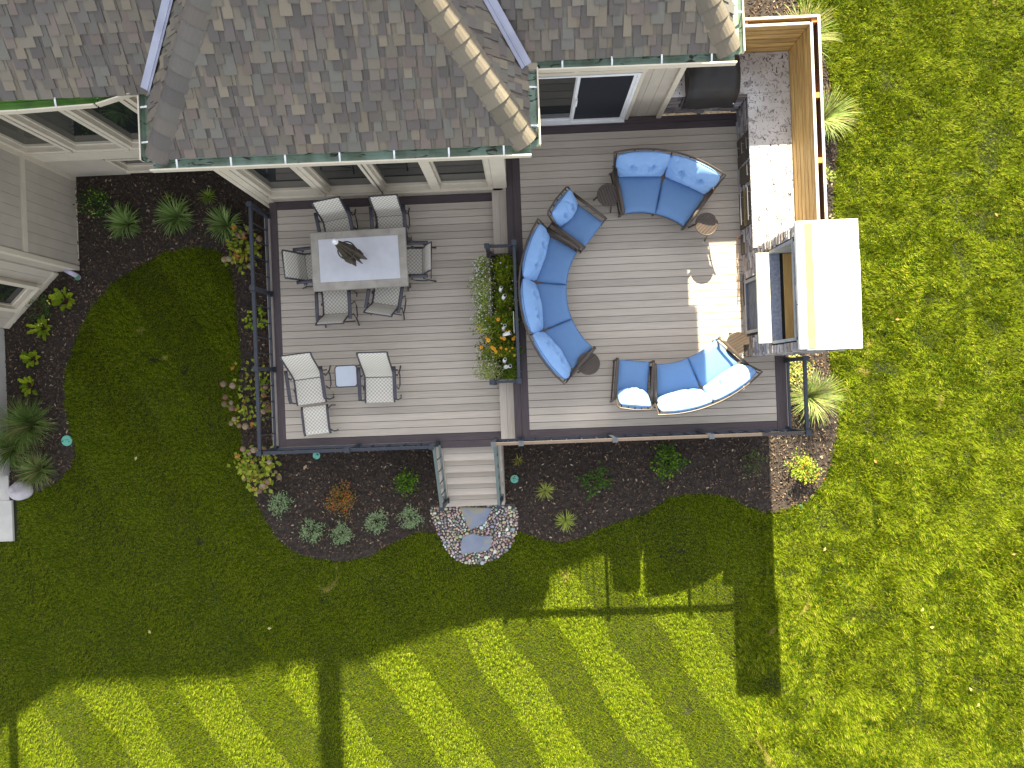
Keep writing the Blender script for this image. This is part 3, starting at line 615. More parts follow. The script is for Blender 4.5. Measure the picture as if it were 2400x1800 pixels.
rr=railing('deck_railing','long lower railing of the lounge deck, its brown top rail shining in the sun',[(-.62,-1.12),(5.06,-1.12)],1.41,2.36,(0.0,.088,.388,.694,1),top=mat('brown_top_rail',(.055,.044,.038),.22,(.065,.05,.044),5,spec=.6))
railing('deck_railing','short dark railing at the lower right corner, beside the stone fireplace',[(5.06,.22),(5.06,-1.12)],1.41,2.36,(0,),)
railing('planter_railing','dark railing boxed round the flower planter between the two decks',[(-.11,2.53),(-.11,.01)],1.41,2.33,(0,1),wtop=.055,root=None)
pr=[o for o in bpy.data.objects if o.name.startswith('planter_railing')][0]
for yy in (2.55,.01):
    railing('x','',[(-.62,yy),(-.15,yy)],1.05,2.0 if yy>1 else 2.0,(0,),root=pr,wtop=.05)
# stairs
st=thing('deck_stairs','five step taupe stairs from the dining deck down to the pebbles','stairs',(-1.2,-1.3,0))
for i in range(5):
    z=1.05-.175*(i+1);ya=-1.275-.262*i;yb=ya-.275
    piece('tread_border',-1.862,-1.72,yb,ya+.02,z-.03,z,DECKY,st);piece('tread_border',-.675,-.535,yb,ya+.02,z-.03,z,DECKY,st)
    piece('tread_board',-1.716,-.679,yb,yb+.137,z-.03,z,DECK,st);piece('tread_board',-1.716,-.679,yb+.142,ya+.02,z-.03,z-.002,DECK,st)
    piece('riser',-1.85,-.55,ya-.262+.02,ya-.262+.04,z-.175,z-.032,DECK,st)
m=MB()
for X in (-1.86,-.54): m.add([(X,-1.25,.0),(X,-1.25,.86),(X,-2.56,.15),(X,-2.56,0),(X+.02,-1.25,0),(X+.02,-1.25,.86),(X+.02,-2.56,.15),(X+.02,-2.56,0)],[(0,1,2,3),(7,6,5,4),(1,5,6,2),(2,6,7,3)])
part(m,'stringer',FASC,st)
RAILG=mat('grey_green_rail_paint',(.07,.10,.095),.4,(.09,.12,.11),6,spec=.5)
for X,lab in ((-1.76,'sloping dark railing on the left of the deck stairs'),(-.615,'sloping dark railing on the right of the deck stairs')):
    t=thing('stair_railing',lab,'railing',(X,-1.8,.5),0,'stair railings')
    q=MB();q.beam((X,-1.16,1.98),(X,-2.46,1.14),.055,.04);part(q,'top_rail',RAILG,t)
    q=MB();q.beam((X,-1.20,1.10),(X,-2.46,.29),.045,.03);part(q,'bottom_rail',RAILG,t)
    q=MB();q.box(X-.035,X+.035,-2.50,-2.43,.175,1.16);q.box(X-.045,X+.045,-2.51,-2.42,1.16,1.18);q.box(X-.055,X+.055,-2.52,-2.41,.176,.21);part(q,'post',RAIL,t)
    for i in range(1,5):
        f=i/5;yy=-1.2-1.26*f;q=MB();q.box(X-.009,X+.009,yy-.009,yy+.009,1.10-.81*f,1.94-.8*f);part(q,'picket',RAIL,t)
# ------------------------------------------------------------------ cedar privacy fence
FB=2.2;FT=3.33
fence=thing('privacy_fence','double sided golden cedar privacy fence wrapping the outdoor kitchen counter','fence',(5.05,4.2,0))
nb=7;ph=(FT-.02-FB)/nb
for i in range(nb+5):
    za=FT-.025-(i+1)*ph
    if za>2.15: piece('fence_board',4.985,5.005,2.3,5.78,za+.011,za+ph-.011,CEDAR,fence);piece('fence_board',3.0,4.98,5.785,5.805,za+.011,za+ph-.011,CEDARX,fence)
    piece('outer_board',5.115,5.135,2.3,5.915,za+.004,za+ph-.004,STUD,fence);piece('outer_board',3.0,5.11,5.90,5.92,za+.004,za+ph-.004,CEDARX,fence)
WC=mat('sunlit_cedar_cap',(.62,.58,.50),.6,(.55,.50,.42),5)  # pale colour stands for sunlight on the fence rim tops
piece('cap_strip',4.975,5.018,2.3,5.80,FT-.022,FT,WC,fence);piece('cap_strip',5.105,5.145,2.3,5.93,FT-.022,FT,WC,fence)
piece('cap_strip',3.0,4.974,5.777,5.815,FT-.022,FT,WC,fence);piece('cap_strip',3.0,5.104,5.892,5.93,FT-.022,FT,WC,fence)
for y in (3.51,4.60): piece('fence_post',5.020,5.112,y-.045,y+.045,0,FT-.03,POSTW,fence)
for x in (3.91,5.06): piece('fence_post',x-.045,x+.045,5.817,5.895,0,FT-.03,POSTW,fence)
piece('rail',5.022,5.11,2.3,5.8,2.75,2.80,POSTW,fence);piece('rail',3.0,5.0,5.818,5.892,3.05,3.1,POSTW,fence)
# ------------------------------------------------------------------ outdoor kitchen
kit=thing('outdoor_kitchen','L shaped outdoor kitchen with pale speckled granite top and ledger stone front','outdoor kitchen',(4.5,4.0,1.41))
m=MB();m.box(4.215,4.98,2.26,5.05,2.29,2.33);part(m,'countertop',GRAN,kit,bevel=.004,label='granite counter running down to the fireplace, half in sun')
m=MB();m.box(2.84,3.10,5.05,5.78,2.29,2.33);part(m,'countertop',GRAN,kit,bevel=.004,label='small granite piece between wall and grill')
m=MB();m.box(3.98,4.98,5.052,5.78,2.29,2.33);part(m,'countertop',GRAN,kit,bevel=.004,label='shaded granite counter in the corner right of the covered grill')
m=MB();m.box(4.30,4.96,2.26,5.76,1.35,2.288);m.box(2.85,4.29,5.13,5.76,1.35,2.20);part(m,'cabinet_core',DHOLE,kit)
SC=[(.30,.27,.26),(.22,.20,.20),(.36,.33,.32),(.17,.15,.15),(.27,.22,.19),(.33,.30,.31),(.20,.18,.19),(.40,.37,.35)]
def stones(parent,axis,fix,out,u0,u1,z0,z1,holes=(),cnt=[0],rows=.062,lmin=.10,lmax=.34,name='stone',cols=SC,dep=(.0,.034)):
    """courses of ledger stone on a plane: axis 'x' = face looks along x at x=fix (out=-1/+1), u runs along y"""
    z=z0;res=MB();
    while z<z1-.02:
        h=min(random.uniform(rows*.55,rows*1.35),z1-z);u=u0-random.uniform(0,.1)
        while u<u1-.015:
            l=random.uniform(lmin,lmax);a=max(u,u0);b=min(u+l,u1);u+=l
            if b-a<.02:continue
            segs=[(a,b)]
            for (ha,hb,hz0,hz1) in holes:
                if z+h>hz0+.01 and z<hz1-.01:
                    ns=[]
                    for (p,q) in segs:
                        if q<=ha or p>=hb:ns.append((p,q))
                        else:
                            if p<ha-.02:ns.append((p,ha))
                            if q>hb+.02:ns.append((hb,q))
                    segs=ns
            for (p,q) in segs:
                dd=random.uniform(*dep);c=random.choice(cols);f=random.uniform(.8,1.2);c=tuple(x*f for x in c);j=lambda:random.uniform(-.006,.006)
                m1=MB();f0=fix-out*.03;f1=fix+out*dd
                V=[]
                for (uu,zz) in ((p+.003,z+.003),(q-.003,z+.003),(q-.003,z+h-.003),(p+.003,z+h-.003)):
                    V.append((f0,uu,zz))
                for (uu,zz) in ((p+.005,z+.005),(q-.005,z+.005),(q-.005,z+h-.005),(p+.005,z+h-.005)): V.append((f1+j()*1.3,uu+j()*.4,zz+j()*.4))
                if axis=='y': V=[(b_,a_,c_) for a_,b_,c_ in V]
                F=[(4,5,6,7),(0,1,5,4),(1,2,6,5),(2,3,7,6),(3,0,4,7)]
                if cnt[0]<300 and name=='stone' or name!='stone' and cnt[0]<300: m1.add(V,F,c);part(m1,name,STONE,parent);cnt[0]+=1
                else: res.add(V,F,c)
        z+=h
    if res.v: part(res,'stones',STONE,parent,stuff=True)
kh=[(3.95,4.47,1.42,2.27),(3.55,3.90,1.55,2.25),(2.74,3.46,1.42,2.28),(2.27,2.66,1.43,1.62)]
kc=[0]
stones(kit,'x',4.285,-1,2.26,5.05,1.412,2.288,kh,kc)
stones(kit,'y',5.09,-1,2.85,4.28,1.412,2.285,[(3.08,3.98,1.75,2.3)],kc)
def cab(y0,y1,z0,z1,name,label=None,m=CAB,x=4.262):
    q=MB();q.box(x,4.30,y0,y1,z0,z1);c=part(q,name,m,kit,label=label,bevel=.003);return c
def pull(c,x,y0,y1,z,r=.007,off=.05,m=STEEL):
    q=MB();q.tube([(x-off,y0,z),(x-off,y1,z)],r,8);q.tube([(x,y0+(y1-y0)*.13,z),(x-off,y0+(y1-y0)*.13,z)],r*.8,6);q.tube([(x,y1-(y1-y0)*.13,z),(x-off,y1-(y1-y0)*.13,z)],r*.8,6);part(q,'handle',m,c)
for k,(za,zb) in enumerate(((1.43,1.70),(1.71,1.98),(1.99,2.26))):
    c=cab(3.96,4.46,za,zb,'drawer');pull(c,4.262,4.10,4.32,zb-.10)
c=cab(3.56,3.89,1.56,2.24,'cabinet_door','single dark cabinet door');pull(c,4.262,3.62,3.84,2.15)
for (za,zb) in ((1.43,1.84),(1.86,2.27)):
    c=cab(2.75,3.45,za,zb,'fridge_drawer','refrigerator drawer with a long steel bar handle');pull(c,4.262,2.80,3.40,zb-.10,.010,.065,STEEL)
q=MB();q.box(4.225,4.262,2.76,3.44,1.835,1.865);part(q,'drawer_rail',mat('brass_toned_rail',(.50,.38,.18),.3,metal=.8),kit)
BROWNBAR=mat('brown_bar_finish',(.13,.06,.035),.4,(.10,.05,.03))  # even dark reddish brown for the low bar handles
c=cab(2.28,2.65,1.44,1.61,'toe_drawer','low drawer near the floor with a brown bar handle',x=4.262);pull(c,4.262,2.10,2.66,1.50,.008,.085,BROWNBAR)
# steel doors under the grill
q=MB();q.box(3.09,3.97,5.045,5.12,1.80,2.28);c=part(q,'steel_doors',STEEL,kit,label='brushed steel doors under the grill')
for x in (3.50,3.56):
    q=MB();q.tube([(x,4.99,1.95),(x,4.99,2.2)],.008,6);q.tube([(x,4.99,1.98),(x,5.05,1.98)],.006,6);q.tube([(x,4.99,2.17),(x,5.05,2.17)],.006,6);part(q,'handle',STEEL,c)
# grill under its cover
gr=thing('covered_grill','built in grill hidden under a black vinyl cover, beside the beige wall','grill',(3.55,5.4,2.3))
def cov(u,v):
    x=3.11+.87*u; t=v
    prof=[(5.74,2.34),(5.70,2.72),(5.55,2.80),(5.25,2.78),(5.02,2.66),(4.93,2.50),(4.90,2.30),(4.885,2.13)]
    f=t*(len(prof)-1);i=min(int(f),len(prof)-2);f-=i;y=prof[i][0]+(prof[i+1][0]-prof[i][0])*f;z=prof[i][1]+(prof[i+1][1]-prof[i][1])*f
    e=abs(u-.5)*2; z-= .10*max(0,e-.8)/.2*(z>2.4); x+=.012*math.sin(t*9+u*3)*(1 if u>.5 else -1)+ (t*.03 if u>.5 else -t*.04)
    y+=.012*math.sin(u*11+1)*t; z+=.006*math.sin(u*23+t*5)
    return (x,y,z)
m=MB();m.grid(cov,24,28)
for s_ in (0,1):
    m.grid(lambda u,v:(lambda p:(p[0]+(.012 if s_ else -.012)*0,p[1],p[2]*(1-u)+ (2.335 if p[1]>5.04 else min(p[2],2.13))*u))(cov(s_,v)),6,28)
part(m,'cover',COVER,gr,smooth=True)
q=MB();q.box(3.95,3.965,4.875,4.89,2.30,2.33);part(q,'cover_buckle',WHITE,gr)
# ------------------------------------------------------------------ stone fireplace
fp=thing('stone_fireplace','tall outdoor fireplace faced in ledger stone with white cap, mantel and empty niche','fireplace',(4.7,1.28,1.41))
X0,X1,Y0,Y1,ZT=4.30,5.12,.34,2.24,4.22
m=MB();NX=4.75
m.box(NX,X1,Y0,Y1,0,ZT);m.box(X0,NX,Y0,Y1,0,1.62);m.box(X0,NX,Y0,.73,1.62,2.55);m.box(X0,NX,1.76,Y1,1.62,2.55);m.box(X0,NX,Y0,Y1,2.55,2.97);m.box(X0,NX,Y0,.48,2.97,4.10);m.box(X0,NX,2.08,Y1,2.97,4.10);m.box(X0,NX,Y0,Y1,4.10,ZT)
part(m,'masonry_core',DKIN,fp)
fc=[0]
stones(fp,'x',X0-.005,-1,Y0-.02,Y1+.02,1.41,ZT-.02,[(.70,1.79,1.60,2.56),(.46,2.10,2.95,4.12)],fc,.075,.10,.32)
stones(fp,'y',Y0-.005,-1,X0-.02,X1+.02,1.0,ZT-.02,(),fc,.075,.10,.32)
stones(fp,'y',Y1+.005,1,X0-.02,X1,2.33,ZT-.02,(),fc,.075,.10,.32)
# caps
for ya,yb,dz in ((.31,.902,0),(.906,1.826,.004),(1.83,2.30,-.002)):
    q=MB();q.box(4.36,5.19+dz,ya,yb,4.26,4.32+dz);part(q,'cap_slab',CAPW,fp,bevel=.006)
q=MB();q.box(4.242,4.358,.33,1.02,4.225,4.312);part(q,'rim_block',CAPW,fp,bevel=.01);q=MB();q.box(4.242,4.358,1.03,2.30,4.225,4.312);part(q,'rim_block',CAPW,fp,bevel=.01)
q=MB();q.box(4.362,4.475,.345,2.25,4.326,4.338);part(q,'sheathing_strip',YELLOW,fp,label='yellow green board strip on the cap')
q=MB();q.box(4.36,5.15,.33,2.27,4.22,4.259);part(q,'cap_bed',STONE,fp)
q=MB();q.box(4.045,4.262,.50,2.05,2.93,3.0);part(q,'mantel',mat('cream_mantel_slab',(.80,.76,.60),.6,(.74,.70,.55),3),fp,bevel=.006)
q=MB();q.box(4.10,4.26,.52,2.03,2.80,2.93);part(q,'mantel_support',mat('mantel_support_wood',(.42,.30,.17),.7,(.33,.23,.13),5,(6,1,6)),fp)
# niche lining
q=MB();q.box(4.27,4.44,.485,2.075,2.972,3.0);part(q,'niche_sill',BLUES,fp)
q=MB();q.box(4.27,4.75,.481,.53,3.0,4.10);part(q,'niche_jamb',mat('grey_stone_edge',(.30,.31,.33),.7,(.22,.23,.25),6),fp);q=MB();q.box(4.27,4.75,2.03,2.079,3.0,4.10);part(q,'niche_jamb',MATS['grey_stone_edge'],fp)
q=MB();q.box(4.26,4.32,.48,2.08,4.04,4.10);part(q,'niche_lintel',MATS['grey_stone_edge'],fp)
q=MB();q.box(4.50,4.745,.54,2.02,2.985,3.02);q.box(4.72,4.748,.54,2.02,3.02,4.03);part(q,'plywood_back',PLY,fp)
for yy in (.75,1.0,1.25,1.45):
    q=MB();q.tube([(4.71,yy,3.3),(4.67,yy+.02,3.28)],.005,5);part(q,'wire_stub',DHOLE,fp)
# firebox
q=MB()
q.box(4.24,4.34,.74,.80,1.62,2.54);q.box(4.24,4.34,1.69,1.75,1.62,2.54);q.box(4.24,4.34,.80,1.69,2.46,2.54);q.box(4.24,4.34,.80,1.69,1.62,1.70)
fb=part(q,'firebox_frame',mat('slate_blue_frame',(.12,.13,.17),.5,(.16,.17,.21),6),fp,label='slate coloured frame of the fire opening')
for i in range(8):
    q=MB();za=1.74+i*.088;q.add([(4.28,.81,za),(4.28,1.68,za),(4.35,1.68,za+.05),(4.35,.81,za+.05),(4.28,.81,za+.012),(4.28,1.68,za+.012),(4.35,1.68,za+.062),(4.35,.81,za+.062)],[(0,1,2,3)[::-1],(4,5,6,7),(0,1,5,4)[::-1],(2,3,7,6)[::-1]]);part(q,'louvre',mat('dark_louvre',(.10,.10,.11),.5,(.14,.14,.15),6),fb)
q=MB();q.box(4.23,4.262,1.30,1.74,1.43,1.58);c=part(q,'ash_drawer',CAB,fp);
q=MB();q.tube([(4.17,1.46,1.50),(4.17,2.03,1.50)],.008,8);q.tube([(4.17,1.55,1.5),(4.26,1.55,1.5)],.007,6);q.tube([(4.17,1.95,1.5),(4.26,1.95,1.5)],.007,6);part(q,'handle',BROWNBAR,c)
# ------------------------------------------------------------------ cushions and lounge furniture
PIPING=[]
PIPEB=mat('blue_piping',(.07,.15,.33),.8,(.08,.165,.35),9)
def cushion(mp,h,nu=26,nv=18,dimples=(),puff=.25,seam=True,seed=0,wr=.004,sq=7):
    """closed cushion: mp(u,v,w) maps u,v in -1..1 and thickness offset w (metres) to a point"""
    m=MB();rr=random.Random(seed)
    fold=[(rr.uniform(-1,1),rr.uniform(-1,1),rr.uniform(0,PI),rr.uniform(.06,.16)) for _ in range(14)]
    def th(u,v):
        e=(max(0,1-abs(u)**sq)*max(0,1-abs(v)**sq))**.42
        t=h*(e*(1-puff)+puff*e*(1-u*u)*(1-v*v)*1.6)
        return t
    def top(u,v):
        t=th(u,v)
        for (du,dv,dep,s_) in dimples:
            dx,dy=(u-du),(v-dv);r2=dx*dx*2.2+dy*dy;t-=dep*math.exp(-r2/s_)
            a=math.atan2(dy,dx);t-=dep*.16*math.exp(-r2/(s_*6))*math.cos(a*6+du*9)
        if wr:
            for (fu,fv,fa,fw) in fold:
                x=(u-fu)*math.cos(fa)+(v-fv)*math.sin(fa);y=-(u-fu)*math.sin(fa)+(v-fv)*math.cos(fa)
                t-=wr*math.exp(-(y/.05)**2-(x/fw/2)**2)
        return t
    def warp(a): return math.copysign(1-(1-abs(a))**1.45,a)
    us=[warp(-1+2*i/(nu-1)) for i in range(nu)];vs_=[warp(-1+2*j/(nv-1)) for j in range(nv)]
    V=[mp(u,v,top(u,v)) for v in vs_ for u in us]+[mp(u,v,-th(u,v)*.9) for v in vs_ for u in us];n=nu*nv;F=[]
    for j in range(nv-1):
        for i in range(nu-1):
            a=j*nu+i;F.append((a,a+1,a+nu+1,a+nu));F.append((n+a,n+a+nu,n+a+nu+1,n+a+1))
    for i in range(nu-1):
        F.append((i,n+i,n+i+1,i+1));a=(nv-1)*nu+i;F.append((a,a+1,n+a+1,n+a))
    for j in range(nv-1):
        a=j*nu;F.append((a,a+nu,n+a+nu,n+a));a=j*nu+nu-1;F.append((a,n+a,n+a+nu,a+nu))
    m.add(V,F);PIPING.clear();K=[(u,-1) for u in us]+[(1,v) for v in vs_[1:]]+[(u,1) for u in us[::-1][1:]]+[(-1,v) for v in vs_[::-1][1:-1]]
    q=MB();q.tube([mp(u,v,0) for u,v in K],.0075,5,closed=True);PIPING.append(q);return m
ZD=1.41
def arcsofa(label,cx,cy,rf,ro,a0,a1,ns,seed,arms=(1,1)):
    """curved sofa round (cx,cy): front edge radius rf, back rail radius ro, angles in degrees"""
    am=R((a0+a1)/2);rm=(rf+ro)/2
    t=thing('curved_sofa',label,'sofa',(cx+rm*math.cos(am),cy+rm*math.sin(am),ZD),0,'blue curved sofas round the lounge deck')
    pol=lambda r,a,z:(cx+r*math.cos(a),cy+r*math.sin(a),z)
    dl=(a1-a0)/ns
    for i in range(ns):
        b0=R(a0+dl*i);b1=R(a0+dl*(i+1));ac=(b0+b1)/2;ha=(b1-b0)/2
        rs0,rs1=rf,ro-.30
        def ms(u,v,w,ac=ac,ha=ha):
            g=.006/rf
            return pol((rs0+rs1)/2+(rs1-rs0)/2*v,ac+(ha-g)*u,ZD+.385+w)
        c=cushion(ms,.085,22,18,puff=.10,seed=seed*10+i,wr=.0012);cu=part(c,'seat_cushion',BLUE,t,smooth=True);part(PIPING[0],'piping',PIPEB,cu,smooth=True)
        def mbk(u,v,w,ac=ac,ha=ha):
            # v: bottom -1 .. top 1, leaning outwards
            s=(v+1)/2;k_=1-.10*abs(v)**4;u=u*k_;r=ro-.315+.25*s-w*.90;z=ZD+.43+.57*s*(1-.10*abs(u)**5)+w*.40
            return pol(r,ac+(ha*(1-.02)+.012*(v>0))*u,z)
        c=cushion(mbk,.150,52,36,dimples=((-.40,.12,.12,.035),(.40,.12,.12,.035),(0,.16,.05,.05)),puff=.5,seed=seed*10+5+i,wr=.022,sq=4);cu=part(c,'back_cushion',BLUE_SKYLIT,t,smooth=True);part(PIPING[0],'piping',PIPEB,cu,smooth=True)
    N=14;q=MB()
    A=[R(a0-1.2+(a1-a0+2.4)*k/N) for k in range(N+1)]
    q.tube([pol(ro-.20,A[0],ZD+.60)]+[pol(ro-.04,A[0]+.003,ZD+.92)]+[pol(ro,a,ZD+.97) for a in A]+[pol(ro-.04,A[-1]-.003,ZD+.92),pol(ro-.20,A[-1],ZD+.60)],.017,8);part(q,'back_rail',BRZ,t,smooth=True)
    q=MB();q.tube([pol(ro-.12,a,ZD+.50) for a in A],.013,6);q.tube([pol(ro-.20,a,ZD+.30) for a in A],.018,6);part(q,'lower_rail',BRZ,t,smooth=True)
    q=MB();q.tube([pol(rf+.03,a,ZD+.26) for a in A],.022,6);part(q,'front_rail',BRZ,t,smooth=True)
    q=MB()
    for i in range(N):
        b,c_=A[i],A[i+1];q.add([pol(rf+.03,b,ZD+.27),pol(rf+.03,c_,ZD+.27),pol(ro-.20,c_,ZD+.27),pol(ro-.20,b,ZD+.27),pol(rf+.03,b,ZD+.285),pol(rf+.03,c_,ZD+.285),pol(ro-.17,c_,ZD+.46),pol(ro-.17,b,ZD+.46)],[(0,1,2,3),(7,6,5,4),(0,4,5,1),(1,5,6,2),(2,6,7,3),(3,7,4,0)])
    part(q,'seat_deck',BRZ,t)
    for k in range(3*ns+1):
        a=R(a0+(a1-a0)*k/(3*ns));q=MB();q.beam(pol(ro-.20,a,ZD+.30),pol(ro-.005,a,ZD+.96),.022,.010);part(q,'back_slat',BRZ,t)
    for e,a,on in ((-1,R(a0),arms[0]),(1,R(a1),arms[1])):
        tx=Vector((-math.sin(a),math.cos(a),0))*e*.035;D=lambda r,z:Vector(pol(r,a,z))+tx
        if on:
            q=MB();q.tube([D(rf-.02,ZD+.575),D(rf+.12,ZD+.60),D(rf+.40,ZD+.61),D(ro-.20,ZD+.62)],.030,8,flat=.45);part(q,'armrest',BRZ,t,smooth=True)
            q=MB();q.beam(D(rf+.02,ZD+.58),D(rf+.04,ZD+.0),.045,.022);part(q,'leg',BRZ,t)
            q=MB();q.beam(D(ro-.24,ZD+.60),D(ro-.12,ZD+.0),.045,.022);part(q,'leg',BRZ,t)
            q=MB();q.beam(D(rf+.03,ZD+.10),D(ro-.14,ZD+.10),.03,.02);part(q,'side_rail',BRZ,t)
    for k in range(1,ns):
        a=R(a0+dl*k)
        for r in (rf+.05,ro-.2): q=MB();q.beam(pol(r,a,ZD+.27),pol(r,a,ZD),.035,.022);part(q,'leg',BRZ,t)
    return t
arcsofa('blue curved loveseat near the sliding door, sun on its right end',2.23,1.70,1.41,2.42,52,100,2,1)
arcsofa('blue curved three seat sofa beside the flower planter',2.26,1.64,1.42,2.31,147,227,3,2)
arcsofa('blue curved loveseat at the lower right whose back cushions glow white in sun',2.52,1.82,1.60,2.52,-92,-47,2,3)
def armchair(label,x,y,face):
    t=thing('patio_armchair',label,'armchair',(x,y,ZD),R(face)-PI/2,'blue patio armchairs')
    # local: +y = front
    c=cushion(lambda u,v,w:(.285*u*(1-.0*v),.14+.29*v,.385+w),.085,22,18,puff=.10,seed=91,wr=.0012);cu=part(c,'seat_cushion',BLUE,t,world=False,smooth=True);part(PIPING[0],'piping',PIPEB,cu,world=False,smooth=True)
    c=cushion(lambda u,v,w:(.285*u*(1-.1*abs(v)**4),-.155-.23*(v+1)/2+w*.90,.43+.57*(v+1)/2+w*.40),.150,46,34,dimples=((-.36,.12,.10,.05),(.36,.12,.10,.05)),puff=.5,seed=int(x*10),wr=.020,sq=4);cu=part(c,'back_cushion',BLUE_SKYLIT,t,world=False,smooth=True);part(PIPING[0],'piping',PIPEB,cu,world=False,smooth=True)
    def P(m,n,s=False): return part(m,n,BRZ,t,world=False,smooth=s)
    q=MB();q.tube([(-.31,-.30,.60),(-.31,-.43,.90),(-.27,-.455,.97),(0,-.475,.975),(.27,-.455,.97),(.31,-.43,.90),(.31,-.30,.60)],.016,8);P(q,'back_rail',True)
    for s in (-1,1):
        q=MB();q.tube([(s*.335,.46,.56),(s*.335,.34,.595),(s*.335,0,.61),(s*.335,-.32,.62)],.030,8,flat=.45);P(q,'armrest',True)
        q=MB();q.beam((s*.335,.44,.57),(s*.335,.42,0),.045,.022);P(q,'leg')
        q=MB();q.beam((s*.335,-.30,.62),(s*.335,-.38,0),.045,.022);P(q,'leg')
        q=MB();q.beam((s*.335,.43,.06),(s*.335,-.37,.06),.03,.022);P(q,'side_rail')
    q=MB();q.box(-.30,.30,-.15,.42,.265,.285);P(q,'seat_deck')
    for k in range(5): q=MB();x_=-.24+.12*k;q.beam((x_,-.14,.29),(x_,-.46,.96),.02,.01);P(q,'back_slat')
    return t
armchair('blue patio armchair between the round side table and the three seat sofa',1.06,2.99,-39)
armchair('blue patio armchair left of the lower loveseat, its back cushion lit white',2.02,-.12,83.7)
def sidetable(x,y,label,h=.50,r=.205,rot=0.,slats=True):
    t=thing('round_side_table',label,'side table',(x,y,ZD),rot,'small round side tables')
    n=8
    for i in range(n):
        w_=2*r/n;u=-r+w_*(i+.5);L_=math.sqrt(max(0.001,r*r-(abs(u)+w_*.45)**2));L2=math.sqrt(max(0.001,r*r-max(0,abs(u)-w_*.45)**2))
        a,b=u-w_*.43,u+w_*.43;la=math.sqrt(max(1e-4,(r-.004)**2-a*a)) if abs(a)<r-.004 else .01;lb=math.sqrt(max(1e-4,(r-.004)**2-b*b)) if abs(b)<r-.004 else .01
        m=MB();m.prism([(a,-la),(b,-lb),(b,lb),(a,la)],h-.012,h);part(m,'slat',BRZ,t,world=False)
    q=MB();q.tube([(r*math.cos(2*PI*k/28),r*math.sin(2*PI*k/28),h-.006) for k in range(28)],.011,6,closed=True);q.cyl(0,0,h-.03,h-.02,r*.95,24);part(q,'rim',BRZ,t,world=False,smooth=True)
    for k in range(3):
        a=2*PI*k/3+.6;q=MB();q.beam((r*.75*math.cos(a),r*.75*math.sin(a),h-.02),(r*1.15*math.cos(a),r*1.15*math.sin(a),0),.028,.014);part(q,'leg',BRZ,t,world=False)
    return t
sidetable(1.69,3.43,'dark round side table between the upper armchair and loveseat',rot=.3)
sidetable(3.50,2.81,'round side table half in sun at the right end of the upper loveseat',rot=2.35)
sidetable(1.20,.29,'dark round slatted side table at the lower end of the three seat sofa',rot=-.9)
sidetable(4.00,.56,'fully sunlit round side table against the stone fireplace',rot=-1.1)
# ------------------------------------------------------------------ dining set
ZL=1.05
def strip(prof,wd,th=.012):
    """sling panel following a profile of (y,z) points"""
    m=MB();V=[]
    for (y,z) in prof:V+=[(-wd/2,y,z),(wd/2,y,z)]
    n=len(prof);V+=[(x,y,z-th) for x,y,z in V];F=[]
    for i in range(n-1):
        a=2*i;F+=[(a,a+1,a+3,a+2),(2*n+a,2*n+a+2,2*n+a+3,2*n+a+1),(a,a+2,2*n+a+2,2*n+a),(a+1,2*n+a+1,2*n+a+3,a+3)]
    F+=[(0,2*n,2*n+1,1),(2*n-2,2*n-1,4*n-1,4*n-2)];m.add(V,F);return m
def slingchair(name,label,x,y,face,cat,group,high=False):
    t=thing(name,label,cat,(x,y,ZL),R(face)-PI/2,group)
    wd=.50 if not high else .545
    if high: back=[(-.02,.40),(-.10,.50),(-.20,.66),(-.30,.82),(-.40,.97),(-.46,1.02)];seat=[(-.02,.40),(.15,.385),(.34,.40),(.46,.40),(.49,.375)]
    else: back=[(.0,.40),(-.05,.50),(-.09,.64),(-.15,.80),(-.21,.94),(-.25,.98)];seat=[(.0,.40),(.15,.385),(.36,.41),(.46,.42),(.49,.395)]
    part(strip(back,wd),'backrest',SLING,t,world=False);part(strip(seat,wd),'seat',SLING,t,world=False)
    def P(m,n,s=True): return part(m,n,CHAR,t,world=False,smooth=s)
    q=MB()
    for s in (-1,1): q.tube([(s*(wd/2+.012),a,b) for a,b in back[::-1]]+[(s*(wd/2+.012),a,b) for a,b in seat[1:]],.018,6)
    q.tube([(-wd/2,back[-1][0],back[-1][1]),(wd/2,back[-1][0],back[-1][1])],.013,6);q.tube([(-wd/2,.0,.39),(wd/2,.0,.39)],.012,6);P(q,'sling_frame')
    for s in (-1,1):
        X=s*(wd/2+.065)
        q=MB();q.tube([(X,.44,.60),(X,.36,.635),(X,.05,.645),(X,-.14 if not high else -.20,.66)],.036,8,flat=.45);P(q,'armrest')
        q=MB();q.tube([(X,.42,.61),(X+s*.01,.45,.35),(X+s*.015,.42,.03),(X+s*.01,.36,.012)],.014,6);P(q,'leg')
        q=MB();q.tube([(X,-.08,.64),(X+s*.01,-.02,.40),(X+s*.015,-.12,.12),(X+s*.02,-.22,.012)],.014,6);P(q,'leg')
        q=MB();q.tube([(X-s*.02,.18,.38),(X+s*.01,.24,.25),(X+s*.015,.16,.12),(X+s*.015,-.02,.10),(X+s*.01,-.12,.16)],.012,6);P(q,'spring_base')
    q=MB();q.tube([(-wd/2-.05,-.14,.16),(wd/2+.05,-.14,.16)],.011,6);P(q,'cross_bar')
    return t
DG='sling dining chairs round the tiled table'
for (l,x,y,f) in (('woven sling dining chair at the upper left of the table, near the window wall',-3.56,3.295,-80.6),('woven sling dining chair at the upper right of the table, by the windows',-2.51,3.32,-88),('woven sling dining chair at the left end of the table',-4.19,2.385,4.4),('woven sling dining chair at the right end of the table',-1.91,2.41,178),('woven sling dining chair pushed in at the lower left of the table',-3.62,1.46,91.3),('slightly turned woven sling dining chair at the lower right of the table',-2.66,1.60,79.3)):
    slingchair('dining_chair',l,x,y,f,'dining chair',DG)
